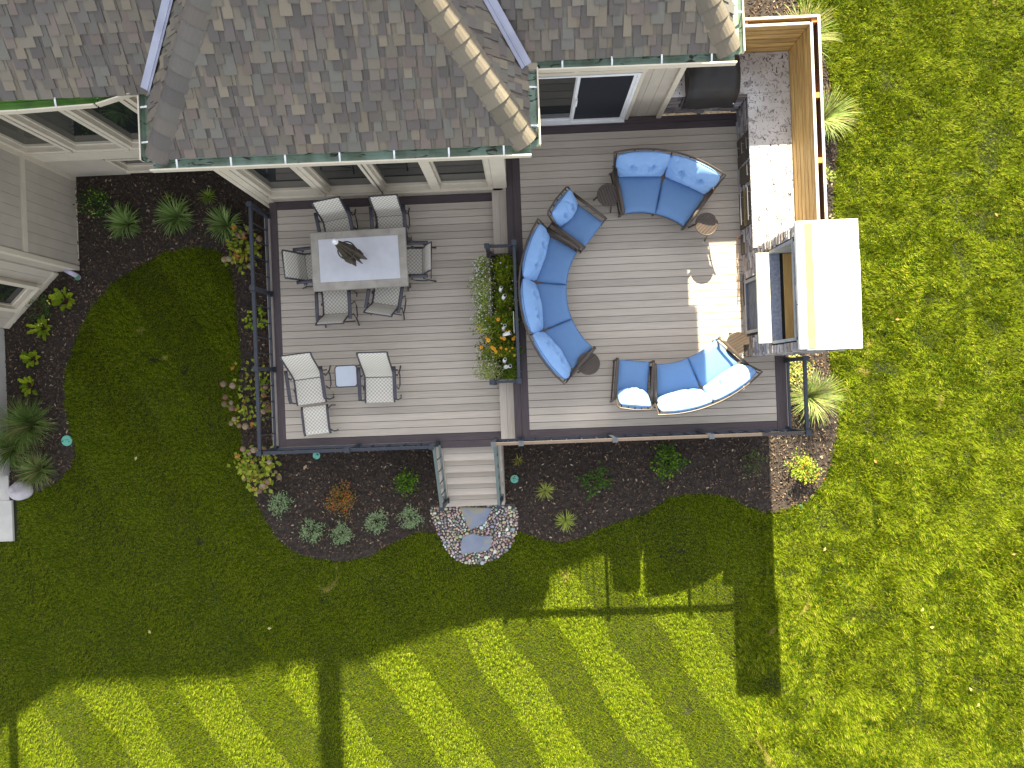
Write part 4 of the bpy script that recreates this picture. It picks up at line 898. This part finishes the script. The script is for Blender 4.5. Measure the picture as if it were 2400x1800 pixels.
slingchair('high_back_chair','high backed sling lounge chair next to the left railing with an ottoman before it',-4.23,.215,-84.6,'lounge chair','high backed sling chairs',True)
slingchair('high_back_chair','high backed sling lounge chair right of the little square glass table',-2.84,.19,-90.5,'lounge chair','high backed sling chairs',True)
ot=thing('ottoman','woven sling ottoman in front of the left lounge chair, in the deck corner','ottoman',(-4.118,-.60,ZL),R(4.5))
part(strip([(-.27,.375),(-.20,.40),(0,.385),(.20,.40),(.27,.375)],.46),'seat',SLING,ot,world=False)
for s in (-1,1):
    q=MB();q.tube([(s*.25,-.28,.37),(s*.25,-.2,.405),(s*.25,.2,.405),(s*.25,.28,.37)],.024,8);part(q,'side_rail',CHAR,ot,world=False,smooth=True)
    for e in (-1,1): q=MB();q.tube([(s*.26,e*.2,.39),(s*.29,e*.26,.2),(s*.31,e*.25,.01)],.013,6);part(q,'leg',CHAR,ot,world=False,smooth=True)
q=MB();q.tube([(-.25,.0,.33),(.25,.0,.33)],.012,6);part(q,'cross_bar',CHAR,ot,world=False)
sq=thing('square_glass_table','little square glass topped table between the two lounge chairs','side table',(-3.477,.236,ZL),R(1))
def rrect(w_,h_,r,n=5):
    P=[]
    for (cx_,cy_,a) in ((w_-r,h_-r,0),(-w_+r,h_-r,90),(-w_+r,-h_+r,180),(w_-r,-h_+r,270)):
        for k in range(n+1): P.append((cx_+r*math.cos(R(a+90*k/n)),cy_+r*math.sin(R(a+90*k/n))))
    return P
q=MB();q.prism(rrect(.205,.20,.06),.435,.445);part(q,'glass_top',FROST,sq,world=False)
q=MB();q.tube([(*p,.44) for p in rrect(.21,.205,.06)],.012,6,closed=True);part(q,'rim',CHAR,sq,world=False,smooth=True)
for a in (-1,1):
    for b in (-1,1): q=MB();q.beam((a*.18,b*.18,.43),(a*.21,b*.21,0),.018,.018);part(q,'leg',CHAR,sq,world=False)
TB=(-3.068,2.442);tb=thing('dining_table','grey tiled rectangular dining table with a pale inlaid cloth','dining table',(TB[0],TB[1],ZL),R(1.1))
TW,TH,bw=.917,.565,.155;zt=.74
q=MB();q.prism(rrect(TW,TH,.03,3),zt-.035,zt-.006);part(q,'table_edge',mat('table_edge_metal',(.30,.27,.22),.4,(.25,.22,.18),5),tb,world=False,bevel=.006)
nx=6;ny=3;w_=(2*TW-2*bw-.02)/(nx-1)
def tile(x0,x1,y0,y1): piece('tile',x0+.0015,x1-.0015,y0+.0015,y1-.0015,zt-.008,zt,TILE,tb,local=True)
for s in (-1,1):
    xs_=np.linspace(-TW+.012,TW-.012,7)
    for i in range(6): tile(xs_[i],xs_[i+1],*(sorted((s*(TH-.012),s*(TH-bw)))))
    ys_=np.linspace(-TH+bw,TH-bw,3)
    for j in range(2): tile(*sorted((s*(TW-.012),s*(TW-bw))),ys_[j],ys_[j+1])
xs_=np.linspace(-TW+bw,TW-bw,5);ys_=np.linspace(-TH+bw,TH-bw,3)
for i in range(4):
    for j in range(2): tile(xs_[i],xs_[i+1],ys_[j],ys_[j+1])
for a in (-1,1):
    for b in (-1,1): q=MB();q.box(a*.82-.03,a*.82+.03,b*.47-.03,b*.47+.03,0,zt-.035);part(q,'leg',CHAR,tb,world=False)
q=MB();q.prism([(-3.835,2.845),(-3.82,2.03),(-2.295,2.052),(-2.315,2.872)][::-1],ZL+.741,ZL+.746);tag(part(q,'table_cloth',CLOTH),'plain white cloth laid flat on the tiled dining table','table cloth')
# closed umbrella through the table
um=thing('closed_umbrella','closed brown patio umbrella standing through the dining table, white cap on top','umbrella',(-3.09,2.46,ZL))
q=MB();q.cyl(-3.09,2.46,ZL+.0,ZL+2.38,.019,12);part(q,'pole',mat('umbrella_pole',(.16,.13,.10),.4),um)
def ufold(u,v):
    a=2*PI*u;s=v;zz=ZL+2.40-1.45*s
    lob=math.cos(8*a+1.5*s);rad=.035+.16*s**.8*(1-.25*max(0,s-.85)/.15)
    r=rad*(.72+.30*lob*(.4+.6*s)); r+=.035*math.sin(3*a+2)*s
    if v>.97: zz-=.12*max(0,lob)+.05*math.sin(5*a)
    return (-3.09+r*math.cos(a)+.02*s,2.46+r*math.sin(a)-.01*s,zz)
q=MB();q.grid(ufold,96,26,wrapu=True);part(q,'folded_canopy',UMB,um,smooth=True)
q=MB();q.tube([(-3.09+.155*math.cos(t),2.46+.155*math.sin(t)-.005,ZL+1.62) for t in np.linspace(0,2*PI,25)[:-1]],.012,6,closed=True);part(q,'tie_strap',UMB,um)
q=MB();q.cyl(-3.09,2.46,ZL+2.38,ZL+2.42,.052,20);q.cyl(-3.09,2.46,ZL+2.42,ZL+2.47,.05,20,r2=.036);q.cyl(-3.09,2.46,ZL+2.47,ZL+2.50,.036,20,r2=.012);part(q,'white_cap',mat('white_cap_plastic',(.75,.76,.78),.4),um,smooth=False)
# ------------------------------------------------------------------ plants
def spiky(label,x,y,z0,n,L,h,wd,cols,name='ornamental_grass',cat='ornamental grass',group=None,bias=(0,0),stem=None,dead=0.,seed=0,flop=1.):
    random.seed(seed+int(abs(x)*100));t=thing(name,label,cat,(x,y,z0),0,group);m=MB()
    for i in range(n):
        a=random.uniform(0,2*PI);l=L*random.uniform(.55,1.08);hh=h*random.uniform(.35,1.1)
        c=lerp(cols[0],cols[1],random.random())
        if random.random()<dead:c=(.36,.28,.14)
        dx,dy=math.cos(a)+bias[0]*random.random(),math.sin(a)+bias[1]*random.random();k=math.hypot(dx,dy);px,py=-dy/k,dx/k;r0=random.uniform(0,.03)
        V=[];seg=5
        for s in range(seg+1):
            f=s/seg;r=r0+l*f*k**.5;zz=z0+hh*math.sin(min(1,f*1.0)*PI*.62*flop)*(1);w_=wd*(1-f)**.6*.5+.0008;wob=.02*math.sin(f*5+a*7)*L
            V+=[(x+dx/k*r+px*(w_+wob),y+dy/k*r+py*(w_+wob),zz),(x+dx/k*r+px*(-w_+wob),y+dy/k*r+py*(-w_+wob),zz-.0005)]
        m.add(V,[(2*s,2*s+1,2*s+3,2*s+2) for s in range(seg)],lerp(c,cols[0],.1))
    part(m,'leaf_blades',LEAF,t);return t
def leafq(m,p,dirv,up,L,w,c,fold=.25):
    p=Vector(p);d=Vector(dirv).normalized();u=Vector(up);s=d.cross(u)
    if s.length<1e-3:s=Vector((1,0,0))
    s.normalize();u=s.cross(d).normalized()
    m.add([p,p+d*L*.45+s*w/2+u*w*fold,p+d*L+u*(-L*.12),p+d*L*.45-s*w/2+u*w*fold,p+d*L*.5],[(0,4,1),(4,2,1),(0,3,4),(4,3,2)],c)
def bush(label,x,y,z0,r,h,n,L,w,cols,name='shrub',cat='shrub',group=None,seed=0,branch=9,dense=1.,flowers=None,stemc=(.10,.07,.04),openness=.0):
    random.seed(seed+int(abs(x)*97+abs(y)*13));t=thing(name,label,cat,(x,y,z0),0,group)
    m=MB();st_=MB();tips=[]
    for b in range(branch):
        a=2*PI*b/branch+random.uniform(-.3,.3);rr=r*random.uniform(.45,1.0);hh=h*random.uniform(.55,1.0)*(1-.35*(rr/r)**2);tips.append((a,rr,hh))
        st_.tube([(x,y,z0),(x+.4*rr*math.cos(a),y+.4*rr*math.sin(a),z0+hh*.6),(x+rr*.95*math.cos(a),y+rr*.95*math.sin(a),z0+hh)],[.008,.006,.003],5,c=stemc)
    for i in range(n):
        a,rr,hh=random.choice(tips);f=random.uniform(.25,1.0)**.7
        sp=.20*r*(1-openness)
        px=x+rr*f*math.cos(a)+random.gauss(0,sp);py=y+rr*f*math.sin(a)+random.gauss(0,sp);pz=z0+hh*(f**.6)*random.uniform(.65,1.08)+.02
        aa=a+random.gauss(0,1.1);d=(math.cos(aa),math.sin(aa),random.uniform(-.25,.55));c=lerp(cols[0],cols[1],random.random()**1.3)
        if len(cols)>2 and random.random()<.12:c=cols[2]
        leafq(m,(px,py,pz),d,(random.gauss(0,.3),random.gauss(0,.3),1),L*random.uniform(.6,1.2),w*random.uniform(.7,1.2),c)
    part(m,'foliage',LEAF,t);part(st_,'stems',LEAF,t)
    if flowers:
        k,fr,fc=flowers
        for i in range(k):
            a=random.uniform(0,2*PI) if not isinstance(fc[0],str) else 0;rr=r*random.uniform(.65,1.12);q=MB();px=x+rr*math.cos(a);py=y+rr*math.sin(a);pz=z0+h*random.uniform(.5,.9)
            R_=fr*random.uniform(.75,1.15);cc=random.choice(fc);nu,nv=12,7
            def hd(u,v):
                aa=2*PI*u;ph=PI*v;b=1+.10*math.sin(aa*5+i)*math.sin(ph*6)+random.uniform(-.05,.05);return (px+R_*b*math.sin(ph)*math.cos(aa),py+R_*b*math.sin(ph)*math.sin(aa),pz-R_*.75*b*math.cos(ph))
            q.grid(hd,nu,nv,wrapu=True);q.c=[tuple(v*random.uniform(.7,1.25) for v in cc) for _ in q.f]
            hd_=part(q,'flower_head',FLOW,t)
            for k_ in range(26):
                pass
    return t
GV=((.07,.16,.015),(.36,.46,.17))
spiky('striped green ornamental grass clump nearest the beige wall',-8.43,3.71,.01,150,.44,.34,.024,GV,group='striped grass clumps in the upper left bed',seed=1)
spiky('largest striped green grass clump, middle one of the upper left bed',-7.33,3.83,.01,175,.48,.36,.024,GV,group='striped grass clumps in the upper left bed',seed=2)
spiky('striped green grass clump touching the hydrangea beside the deck',-6.28,3.60,.01,150,.44,.34,.024,GV,group='striped grass clumps in the upper left bed',seed=3)
spiky('tiny yellow green tuft alone below the basement window',-7.51,4.25,.01,26,.14,.12,.010,((.20,.24,.04),(.32,.36,.08)),seed=4,group='small golden tufts')
spiky('small yellow green tuft between the house corner and the largest grass clump',-6.66,4.23,.01,60,.22,.18,.010,((.16,.25,.03),(.30,.40,.06)),seed=5,group='small golden tufts')
spiky('golden tuft right of the stairs, nearest the teal lid',.34,-2.35,.01,70,.23,.18,.011,((.28,.32,.05),(.45,.48,.12)),seed=6,group='small golden tufts')
spiky('golden tuft at the tip of the bed right of the pebbles',.75,-3.01,.01,80,.25,.2,.011,((.28,.34,.05),(.46,.52,.12)),seed=7,group='small golden tufts')
spiky('smallest golden tuft, close under the shiny railing',-.21,-1.68,.01,22,.14,.1,.012,((.30,.28,.05),(.45,.42,.08)),seed=8,group='small golden tufts')
OG=((.05,.11,.012),(.22,.30,.08))
spiky('tall dark green fountain grass, uppermost of three at the left edge',-10.63,-.50,.01,460,.62,.55,.013,OG,group='fountain grasses at the left edge',dead=.08,seed=9)
spiky('dark fountain grass half out of frame, middle one of three',-11.05,-1.0,.01,360,.55,.5,.013,OG,group='fountain grasses at the left edge',dead=.08,seed=10)
spiky('straw tinged fountain grass just above the pale boulder',-10.50,-1.50,.01,330,.46,.42,.012,OG,group='fountain grasses at the left edge',dead=.22,seed=11,bias=(-.2,0))
SG=((.14,.24,.04),(.42,.48,.16))
spiky('sunlit fountain grass below the fireplace at the corner railing',5.98,-.55,.01,330,.62,.5,.012,SG,group='sunlit grasses outside the fence',dead=.2,seed=12,bias=(.3,-.1))
spiky('sunlit fountain grass sticking out midway along the cedar fence',6.45,5.30,.01,300,.62,.5,.012,SG,group='sunlit grasses outside the fence',dead=.2,seed=13,bias=(.4,-.1))
spiky('sunlit straw coloured grass behind the upper corner of the cedar fence',6.0,6.95,.01,300,.72,.55,.012,SG,group='sunlit grasses outside the fence',dead=.45,seed=14,bias=(.4,.1))
HY=((.16,.24,.02),(.42,.44,.05),(.5,.22,.06));HF=[(.24,.15,.09),(.30,.20,.13),(.18,.10,.06),(.33,.25,.15)]
HGp='hydrangeas along the left deck railing'
bush('fading hydrangea beside the upper end of the left deck railing',-5.80,3.00,.01,.42,.75,150,.12,.085,HY,'hydrangea','hydrangea',HGp,1,9,flowers=(9,.062,HF))
bush('small yellow leafed hydrangea halfway along the deck railing, without blooms',-5.62,1.55,.01,.25,.5,70,.10,.07,((.20,.30,.02),(.40,.45,.04)),'hydrangea','hydrangea',HGp,2,6)
bush('hydrangea with many dry tan heads, beside the left lounge chair',-5.80,-.12,.01,.55,.75,150,.11,.07,HY,'hydrangea','hydrangea',HGp,3,11,flowers=(15,.065,HF))
bush('yellow green hydrangea at the outer deck corner ringed by dry heads',-5.72,-1.62,.01,.50,.65,230,.11,.08,HY,'hydrangea','hydrangea',HGp,4,11,flowers=(17,.055,HF))
bush('dark low shrub against the beige wall, a few lime tips',-9.0,4.13,.01,.36,.5,330,.06,.035,((.02,.055,.015),(.06,.14,.02),(.3,.42,.05)),seed=5)
SIL=((.15,.25,.10),(.37,.46,.25));SGp='silvery lavender plants in the front bed'
for i,(l,x,y,r) in enumerate((('silvery green shrub near the hydrangea corner, leftmost in the front bed',-5.35,-2.38,.27),('silver green shrub on the lawn edge below the leftmost silvery one',-4.66,-3.02,.28),('sparsest silvery shrub, lowest in the front bed',-4.02,-3.11,.24),('silvery shrub directly below the orange and green bush',-3.29,-2.87,.27),('silvery shrub nearest the pebbles',-2.53,-2.79,.27))):
    bush(l,x,y,.01,r,.34,420,.055,.018,SIL,'silver_shrub','shrub',SGp,20+i,14,openness=.2)
bush('orange red and green barberry bush in the front bed',-3.99,-2.33,.01,.36,.42,460,.05,.025,((.30,.10,.02),(.18,.20,.03),(.55,.16,.05)),'barberry_bush','shrub',None,31,14)
DGR=((.035,.085,.008),(.11,.22,.012),(.2,.34,.02));BG='young dark green boxwoods in the front beds'
bush('round dark green shrub close to the left stair rail',-2.60,-2.05,.01,.26,.40,380,.055,.035,DGR,group=BG,seed=32)
bush('loose dark green shrub below the shiny railing, second from the stairs on the right',1.42,-2.14,.01,.36,.45,300,.065,.03,((.03,.075,.01),(.09,.18,.02)),group=BG,seed=33,openness=.3)
bush('bright green rounded shrub near the middle of the right bed',2.95,-1.80,.01,.35,.42,460,.065,.040,DGR,group=BG,seed=34)
bush('wispy dark shrub at the edge of the shadow below the corner of the deck',4.72,-1.86,.01,.32,.4,150,.06,.02,((.04,.08,.012),(.12,.16,.05)),group=BG,seed=35,openness=.4)
YS=((.13,.20,.015),(.36,.42,.04),(.5,.26,.03))
bush('sunlit yellow and orange tinged shrub below the corner of the deck',5.75,-2.05,.01,.34,.5,620,.05,.035,YS,'golden_shrub','shrub','sunlit golden shrubs',36,14)
bush('golden variegated shrub squeezed between fireplace and corner railing',5.55,.05,.01,.42,.6,700,.055,.035,((.16,.22,.02),(.58,.58,.20),(.5,.26,.03)),'golden_shrub','shrub','sunlit golden shrubs',37,14)
bush('small light green perennial in the bark strip beside the fence',6.5,4.1,.01,.2,.25,90,.07,.03,((.20,.28,.04),(.42,.48,.12)),seed=38,name='small_perennial',cat='plant')
bush('straggly dry perennial in the bark strip near the fireplace end of the fence',6.55,3.0,.01,.28,.25,90,.10,.018,((.26,.24,.09),(.5,.45,.22)),seed=39,name='small_perennial',cat='plant')
bush('thin green coreopsis with tiny yellow flowers below the drain pipe',-10.30,1.95,.01,.35,.45,260,.06,.012,((.04,.12,.02),(.10,.22,.03)),'coreopsis','plant',None,40,16,flowers=(12,.017,[(.75,.7,.15)]),openness=.4)
def rosette(label,x,y,n,L,w,seed):
    random.seed(seed);t=thing('leafy_perennial',label,'plant',(x,y,.01),0,'lime green leafy perennials along the left wall')
    for i in range(n):
        a=2*PI*i*.382+random.uniform(-.3,.3);l=L*random.uniform(.55,1.05);ww=w*random.uniform(.7,1.1);c=lerp((.13,.21,.010),(.34,.42,.02),random.random());m=MB();lift=random.uniform(.25,.8)
        ca,sa=math.cos(a),math.sin(a);V=[];r0=.03+.08*random.random()
        for s in range(7):
            f=s/6;wd=ww*math.sin(PI*min(1,f*.93+.04))**.7*(1+.35*(s%2))/2;r=r0+l*f;z=.03+lift*.28*(f**.7)-.06*f*f+.015*(s%2)
            for e in (-1,0,1): V.append((x+ca*r-sa*wd*e,y+sa*r+ca*wd*e,z+.02*abs(e)))
        F=[]
        for s in range(6):
            for e in (0,1):F.append((s*3+e,s*3+e+1,s*3+e+4,s*3+e+3))
        m.add(V,F,c);part(m,'leaf',LEAF,t)
    m=MB()
    for i in range(n): a=2*PI*i*.382;m.tube([(x,y,.01),(x+.12*math.cos(a),y+.12*math.sin(a),.05)],.004,4,c=(.12,.05,.03))
    part(m,'stalks',LEAF,t)
rosette('lime green leafy perennial under the drain pipe, beside the small yellow flowers',-9.86,2.15,17,.21,.095,51)
rosette('lime green leafy perennial with pointed leaves, below the small yellow flowers',-10.37,1.55,14,.21,.08,52)
rosette('lime green leafy perennial, third down along the left wall',-10.62,.90,12,.17,.09,53)
rosette('lime green leafy perennial just above the tall fountain grass',-10.70,.32,12,.17,.08,54)
# planter between the decks
pl=thing('planter_box','long dark planter box filled with flowers between the two decks','planter',(-.6,1.3,ZL))
m=MB();m.box(-.60,-.57,.05,2.50,ZL,ZL+.42);m.box(-.17,-.14,.05,2.50,ZL,ZL+.42);m.box(-.57,-.17,.05,.08,ZL,ZL+.42);m.box(-.57,-.17,2.47,2.50,ZL,ZL+.42);part(m,'box_sides',DARK,pl)
m=MB();m.box(-.57,-.17,.08,2.47,ZL+.1,ZL+.38);part(m,'soil',MULCH,pl)
def massplant(label,name,cat,x0,x1,y0,y1,zlo,zhi,n,L,w,cols,seed,fl=None,group=None):
    random.seed(seed);t=thing(name,label,cat,((x0+x1)/2,(y0+y1)/2,zlo),0,group);m=MB();mf=[]
    for i in range(n):
        u=random.gauss(0,.36);v=random.uniform(-1,1);u=max(-1,min(1,u*1.3));x=(x0+x1)/2+(x1-x0)/2*u*(1-.25*abs(v)**3)*(.86+.22*math.sin(((y0+y1)/2+(y1-y0)/2*v)*8.5+seed)+.1*math.sin(v*17))+random.gauss(0,.012);y=(y0+y1)/2+(y1-y0)/2*v*1.1
        z=zlo+(zhi-zlo)*(1-u*u*.8)*random.uniform(.55,1.05)*(.85+.25*math.sin(y*9+seed));a=random.uniform(0,6.3)
        leafq(m,(x,y,z),(math.cos(a),math.sin(a),random.uniform(-.2,.7)),(random.gauss(0,.4),random.gauss(0,.4),1),L*random.uniform(.6,1.3),w*random.uniform(.7,1.3),lerp(cols[0],cols[1],random.random()**1.3))
    part(m,'foliage',LEAF,t)
    m=MB();m.tube([((x0+x1)/2,(y0+y1)/2,ZL+.35),((x0+x1)/2,(y0+y1)/2+.03,zlo+(zhi-zlo)*.6)],.012,6,c=(.12,.1,.05));part(m,'stems',LEAF,t)
    if fl:
        k,fr,fc,single=fl;mm=MB()
        for i in range(k):
            u=random.uniform(-1,1);v=random.uniform(-1,1);x=(x0+x1)/2+(x1-x0)/2*u*(1-.2*abs(v)**3);y=(y0+y1)/2+(y1-y0)/2*v;z=zlo+(zhi-zlo)*(1-u*u*.75)*(.93+.2*random.random())+.01
            q=MB();r_=fr*random.uniform(.6,1.25);c=random.choice(fc);q.c
            q.cyl(x,y,z,z+r_*.45,r_,8,c=c,r2=r_*.75);q.cyl(x,y,z+r_*.45,z+r_*.6,r_*.4,6,c=tuple(v_*.7 for v_ in c))
            if single: part(q,'flower_head',FLOW,t)
            else: mm.add(q.v,q.f);mm.c[-len(q.f):]=q.c
        if not single: part(mm,'tiny_flowers',FLOW,t,stuff=True)
    return t
GW=((.11,.18,.02),(.46,.50,.13));GD=((.045,.09,.004),(.27,.32,.015))
AG='white flowered alyssum mounds on the planter'
massplant('white speckled alyssum spilling over the upper left of the planter','alyssum','flowering plant',-1.0,-.46,1.60,2.36,ZL+.25,ZL+.80,1300,.04,.018,GW,61,(110,.012,[(.75,.75,.68),(.6,.65,.5)],False),AG)
massplant('white speckled alyssum at the middle left of the planter','alyssum','flowering plant',-1.02,-.46,.98,1.66,ZL+.25,ZL+.76,1200,.04,.018,GW,62,(70,.012,[(.75,.75,.68),(.6,.65,.5)],False),AG)
massplant('pale yellow green alyssum mound at the lower end of the planter','alyssum','flowering plant',-1.0,-.36,.10,.66,ZL+.25,ZL+.74,1300,.04,.018,((.16,.22,.04),(.44,.46,.16)),63,(70,.012,[(.75,.68,.5),(.6,.6,.4)],False),AG)
massplant('feathery dark green foliage filling the upper right of the planter','foliage_plant','plant',-.58,-.06,1.5,2.36,ZL+.35,ZL+.80,1300,.085,.020,GD,64,(9,.014,[(.7,.6,.75)],False),'feathery green plants in the planter')
massplant('feathery green foliage spreading at the lower right of the planter','foliage_plant','plant',-.48,-.10,.10,.62,ZL+.35,ZL+.66,620,.09,.020,((.05,.10,.006),(.20,.27,.02)),65,None,'feathery green plants in the planter')
massplant('orange yellow marigolds in the lower half of the planter','marigolds','flowering plant',-.95,-.04,.50,1.22,ZL+.35,ZL+.80,1500,.06,.022,((.05,.095,.006),(.28,.32,.02)),66,(22,.033,[(.85,.45,.02),(.9,.6,.05),(.8,.35,.02)],True))
massplant('deep green foliage in the centre of the planter, between the birch stubs','foliage_plant','plant',-.60,-.06,1.05,1.66,ZL+.35,ZL+.76,1000,.08,.022,GD,67,(8,.015,[(.65,.3,.45),(.7,.7,.7)],False),'feathery green plants in the planter')
def birch(label,x,y,pts,r,seed):
    t=thing('birch_branch',label,'birch branch',(x,y,ZL+.5),0,'white birch branch stubs in the planter')
    z0_=.16;P=[Vector((x,y,ZL+.5))]+[Vector((x+a,y+b,ZL+.5+z0_+c)) for a,b,c in pts]
    m=MB();m.tube(P,r,12);part(m,'bark',BIRCH,t,smooth=True)
    d=(P[-1]-P[-2]).normalized();m=MB();m.tube([P[-1]-d*.01,P[-1]+d*.002],r*.72,12);part(m,'hollow_end',DHOLE,t)
birch('white birch stub, upper of the top pair in the planter',-.40,1.72,[(.0,.03,.15),(.02,.05,.30)],.030,1)
birch('forked white birch stub, lower of the top pair in the planter',-.36,1.60,[(.01,0,.14),(.04,.02,.28)],.036,2)
birch('white birch stub above the marigolds, upper of the middle pair',-.37,.99,[(.0,.03,.15),(.03,.07,.30)],.032,3)
birch('bent white birch stub lying sideways above the marigolds',-.40,.87,[(.04,.03,.16),(.16,.05,.24)],.034,4)
birch('white birch stub, upper of the bottom pair in the planter',-.38,.39,[(.0,.02,.15),(.02,.04,.28)],.032,5)
birch('knobbly white birch stub, lower of the bottom pair in the planter',-.37,.29,[(.02,0,.12),(.10,.01,.22)],.040,6)
m=MB();m.box(-.175,-.165,.92,1.30,ZL+.72,ZL+1.12);tag(part(m,'white_panel',mat('white_panel_face',(.85,.84,.86),.4)),'thin white panel hung on the planter railing, seen on edge','panel')
# ------------------------------------------------------------------ small things on the ground
def lid(label,x,y,r,nm='sprinkler_lid'):
    m=MB();m.cyl(x,y,.0,.03,r,28);t=part(m,nm,TEAL,bevel=.004);tag(t,label,'valve lid','round teal lids in the beds')
    q=MB();q.box(x-.3*r,x+.35*r,y+.12*r,y+.2*r,.0305,.034);q.cyl(x+.45*r,y-.15*r,.0305,.035,.09*r,8)
    o=part(q,'lid_slot',DHOLE);o.parent=t
lid('large teal valve lid on the lawn edge at the left',-9.97,-.90,.115);lid('teal lid just below the dining deck railing',-4.55,-1.42,.08);lid('teal lid right of the stairs',-.31,-2.08,.088);lid('tiny teal lid below the sunlit shrub at the lower right',5.75,-2.90,.055)
def bo(u,v):
    a=2*PI*u;p=PI*v;b=1+.05*math.sin(2*a+1)+.03*math.sin(5*a+p*3);return (-10.98+.245*b*math.sin(p)*math.cos(a),-1.94+.215*b*math.sin(p)*math.sin(a),.08-.17*b*math.cos(p))
m=MB();m.grid(bo,32,18,wrapu=True);tag(part(m,'boulder',BOULD,smooth=True),'pale rounded boulder beside the patio slab','boulder')
dp=thing('drain_pipe','white plastic drain elbow with a green grate at the angled wall','drain pipe',(-9.6,2.66,.1))
m=MB();m.tube([(-9.80,2.78,.10),(-9.66,2.70,.10),(-9.55,2.64,.10),(-9.50,2.60,.14),(-9.49,2.585,.19)],.052,14);part(m,'elbow',PIPE,dp,smooth=True)
m=MB();m.cyl(-9.488,2.583,.188,.20,.055,18);part(m,'grate',mat('green_grate',(.10,.26,.17),.5),dp)
m=MB();m.cyl(-9.60,4.80,.06,.10,.028,12);m.cyl(-9.60,4.80,.10,.115,.028,12,r2=.01);tag(part(m,'marker_cap',REDP),'tiny red cap at the foot of the beige wall corner','marker cap')
m=MB();chip(m,-4.80,-1.66,.02,.12,.07,.012,.9,0,(.4,.27,.14));tag(part(m,'wood_scrap',CHIP),'tan scrap of wood on the mulch below the deck corner','wood scrap')
random.seed(77)
LP=[(1930,690,'fallen tan leaf on the lawn level with the middle of the white fireplace cap'),(2150,470,'fallen yellow leaf in the upper right lawn, nearest the picture edge'),(1990,1310,'curled pale leaf right of the chimney shadow, upper of a close pair'),(2004,1352,'pale leaf right of the chimney shadow, lower of a close pair'),(2095,1490,'yellow leaf low on the right lawn, upper of two near each other'),(2110,1515,'yellow leaf low on the right lawn, lower of two near each other'),(2180,1195,'small fallen leaf at the right picture edge, mid height'),(1890,1000,'pale fallen leaf on bright grass outside the bark bed corner'),(300,985,'tiny fallen leaf on the shaded lawn beside the left deck bed'),(580,1355,'tan fallen leaf on the shaded lawn below the front bed'),(330,1366,'fallen leaf on the shaded lawn at the lower left'),(1780,1180,'fallen leaf in the sun right of the long shadow edge')]
for i,(a,b,lab) in enumerate(LP):
    x,y=G(a,b);m=MB();leafq(m,(x,y,.075),(math.cos(i*2.1),math.sin(i*2.1),.05),(.1,.1,1),.10,.06,random.choice(((.5,.42,.16),(.42,.25,.08),(.55,.5,.25))));
    tag(part(m,'fallen_leaf',LEAF),lab,'fallen leaf','fallen leaves scattered on the lawn')
print('objects',len(bpy.data.objects),'tris',sum(len(m.polygons) for m in bpy.data.meshes))
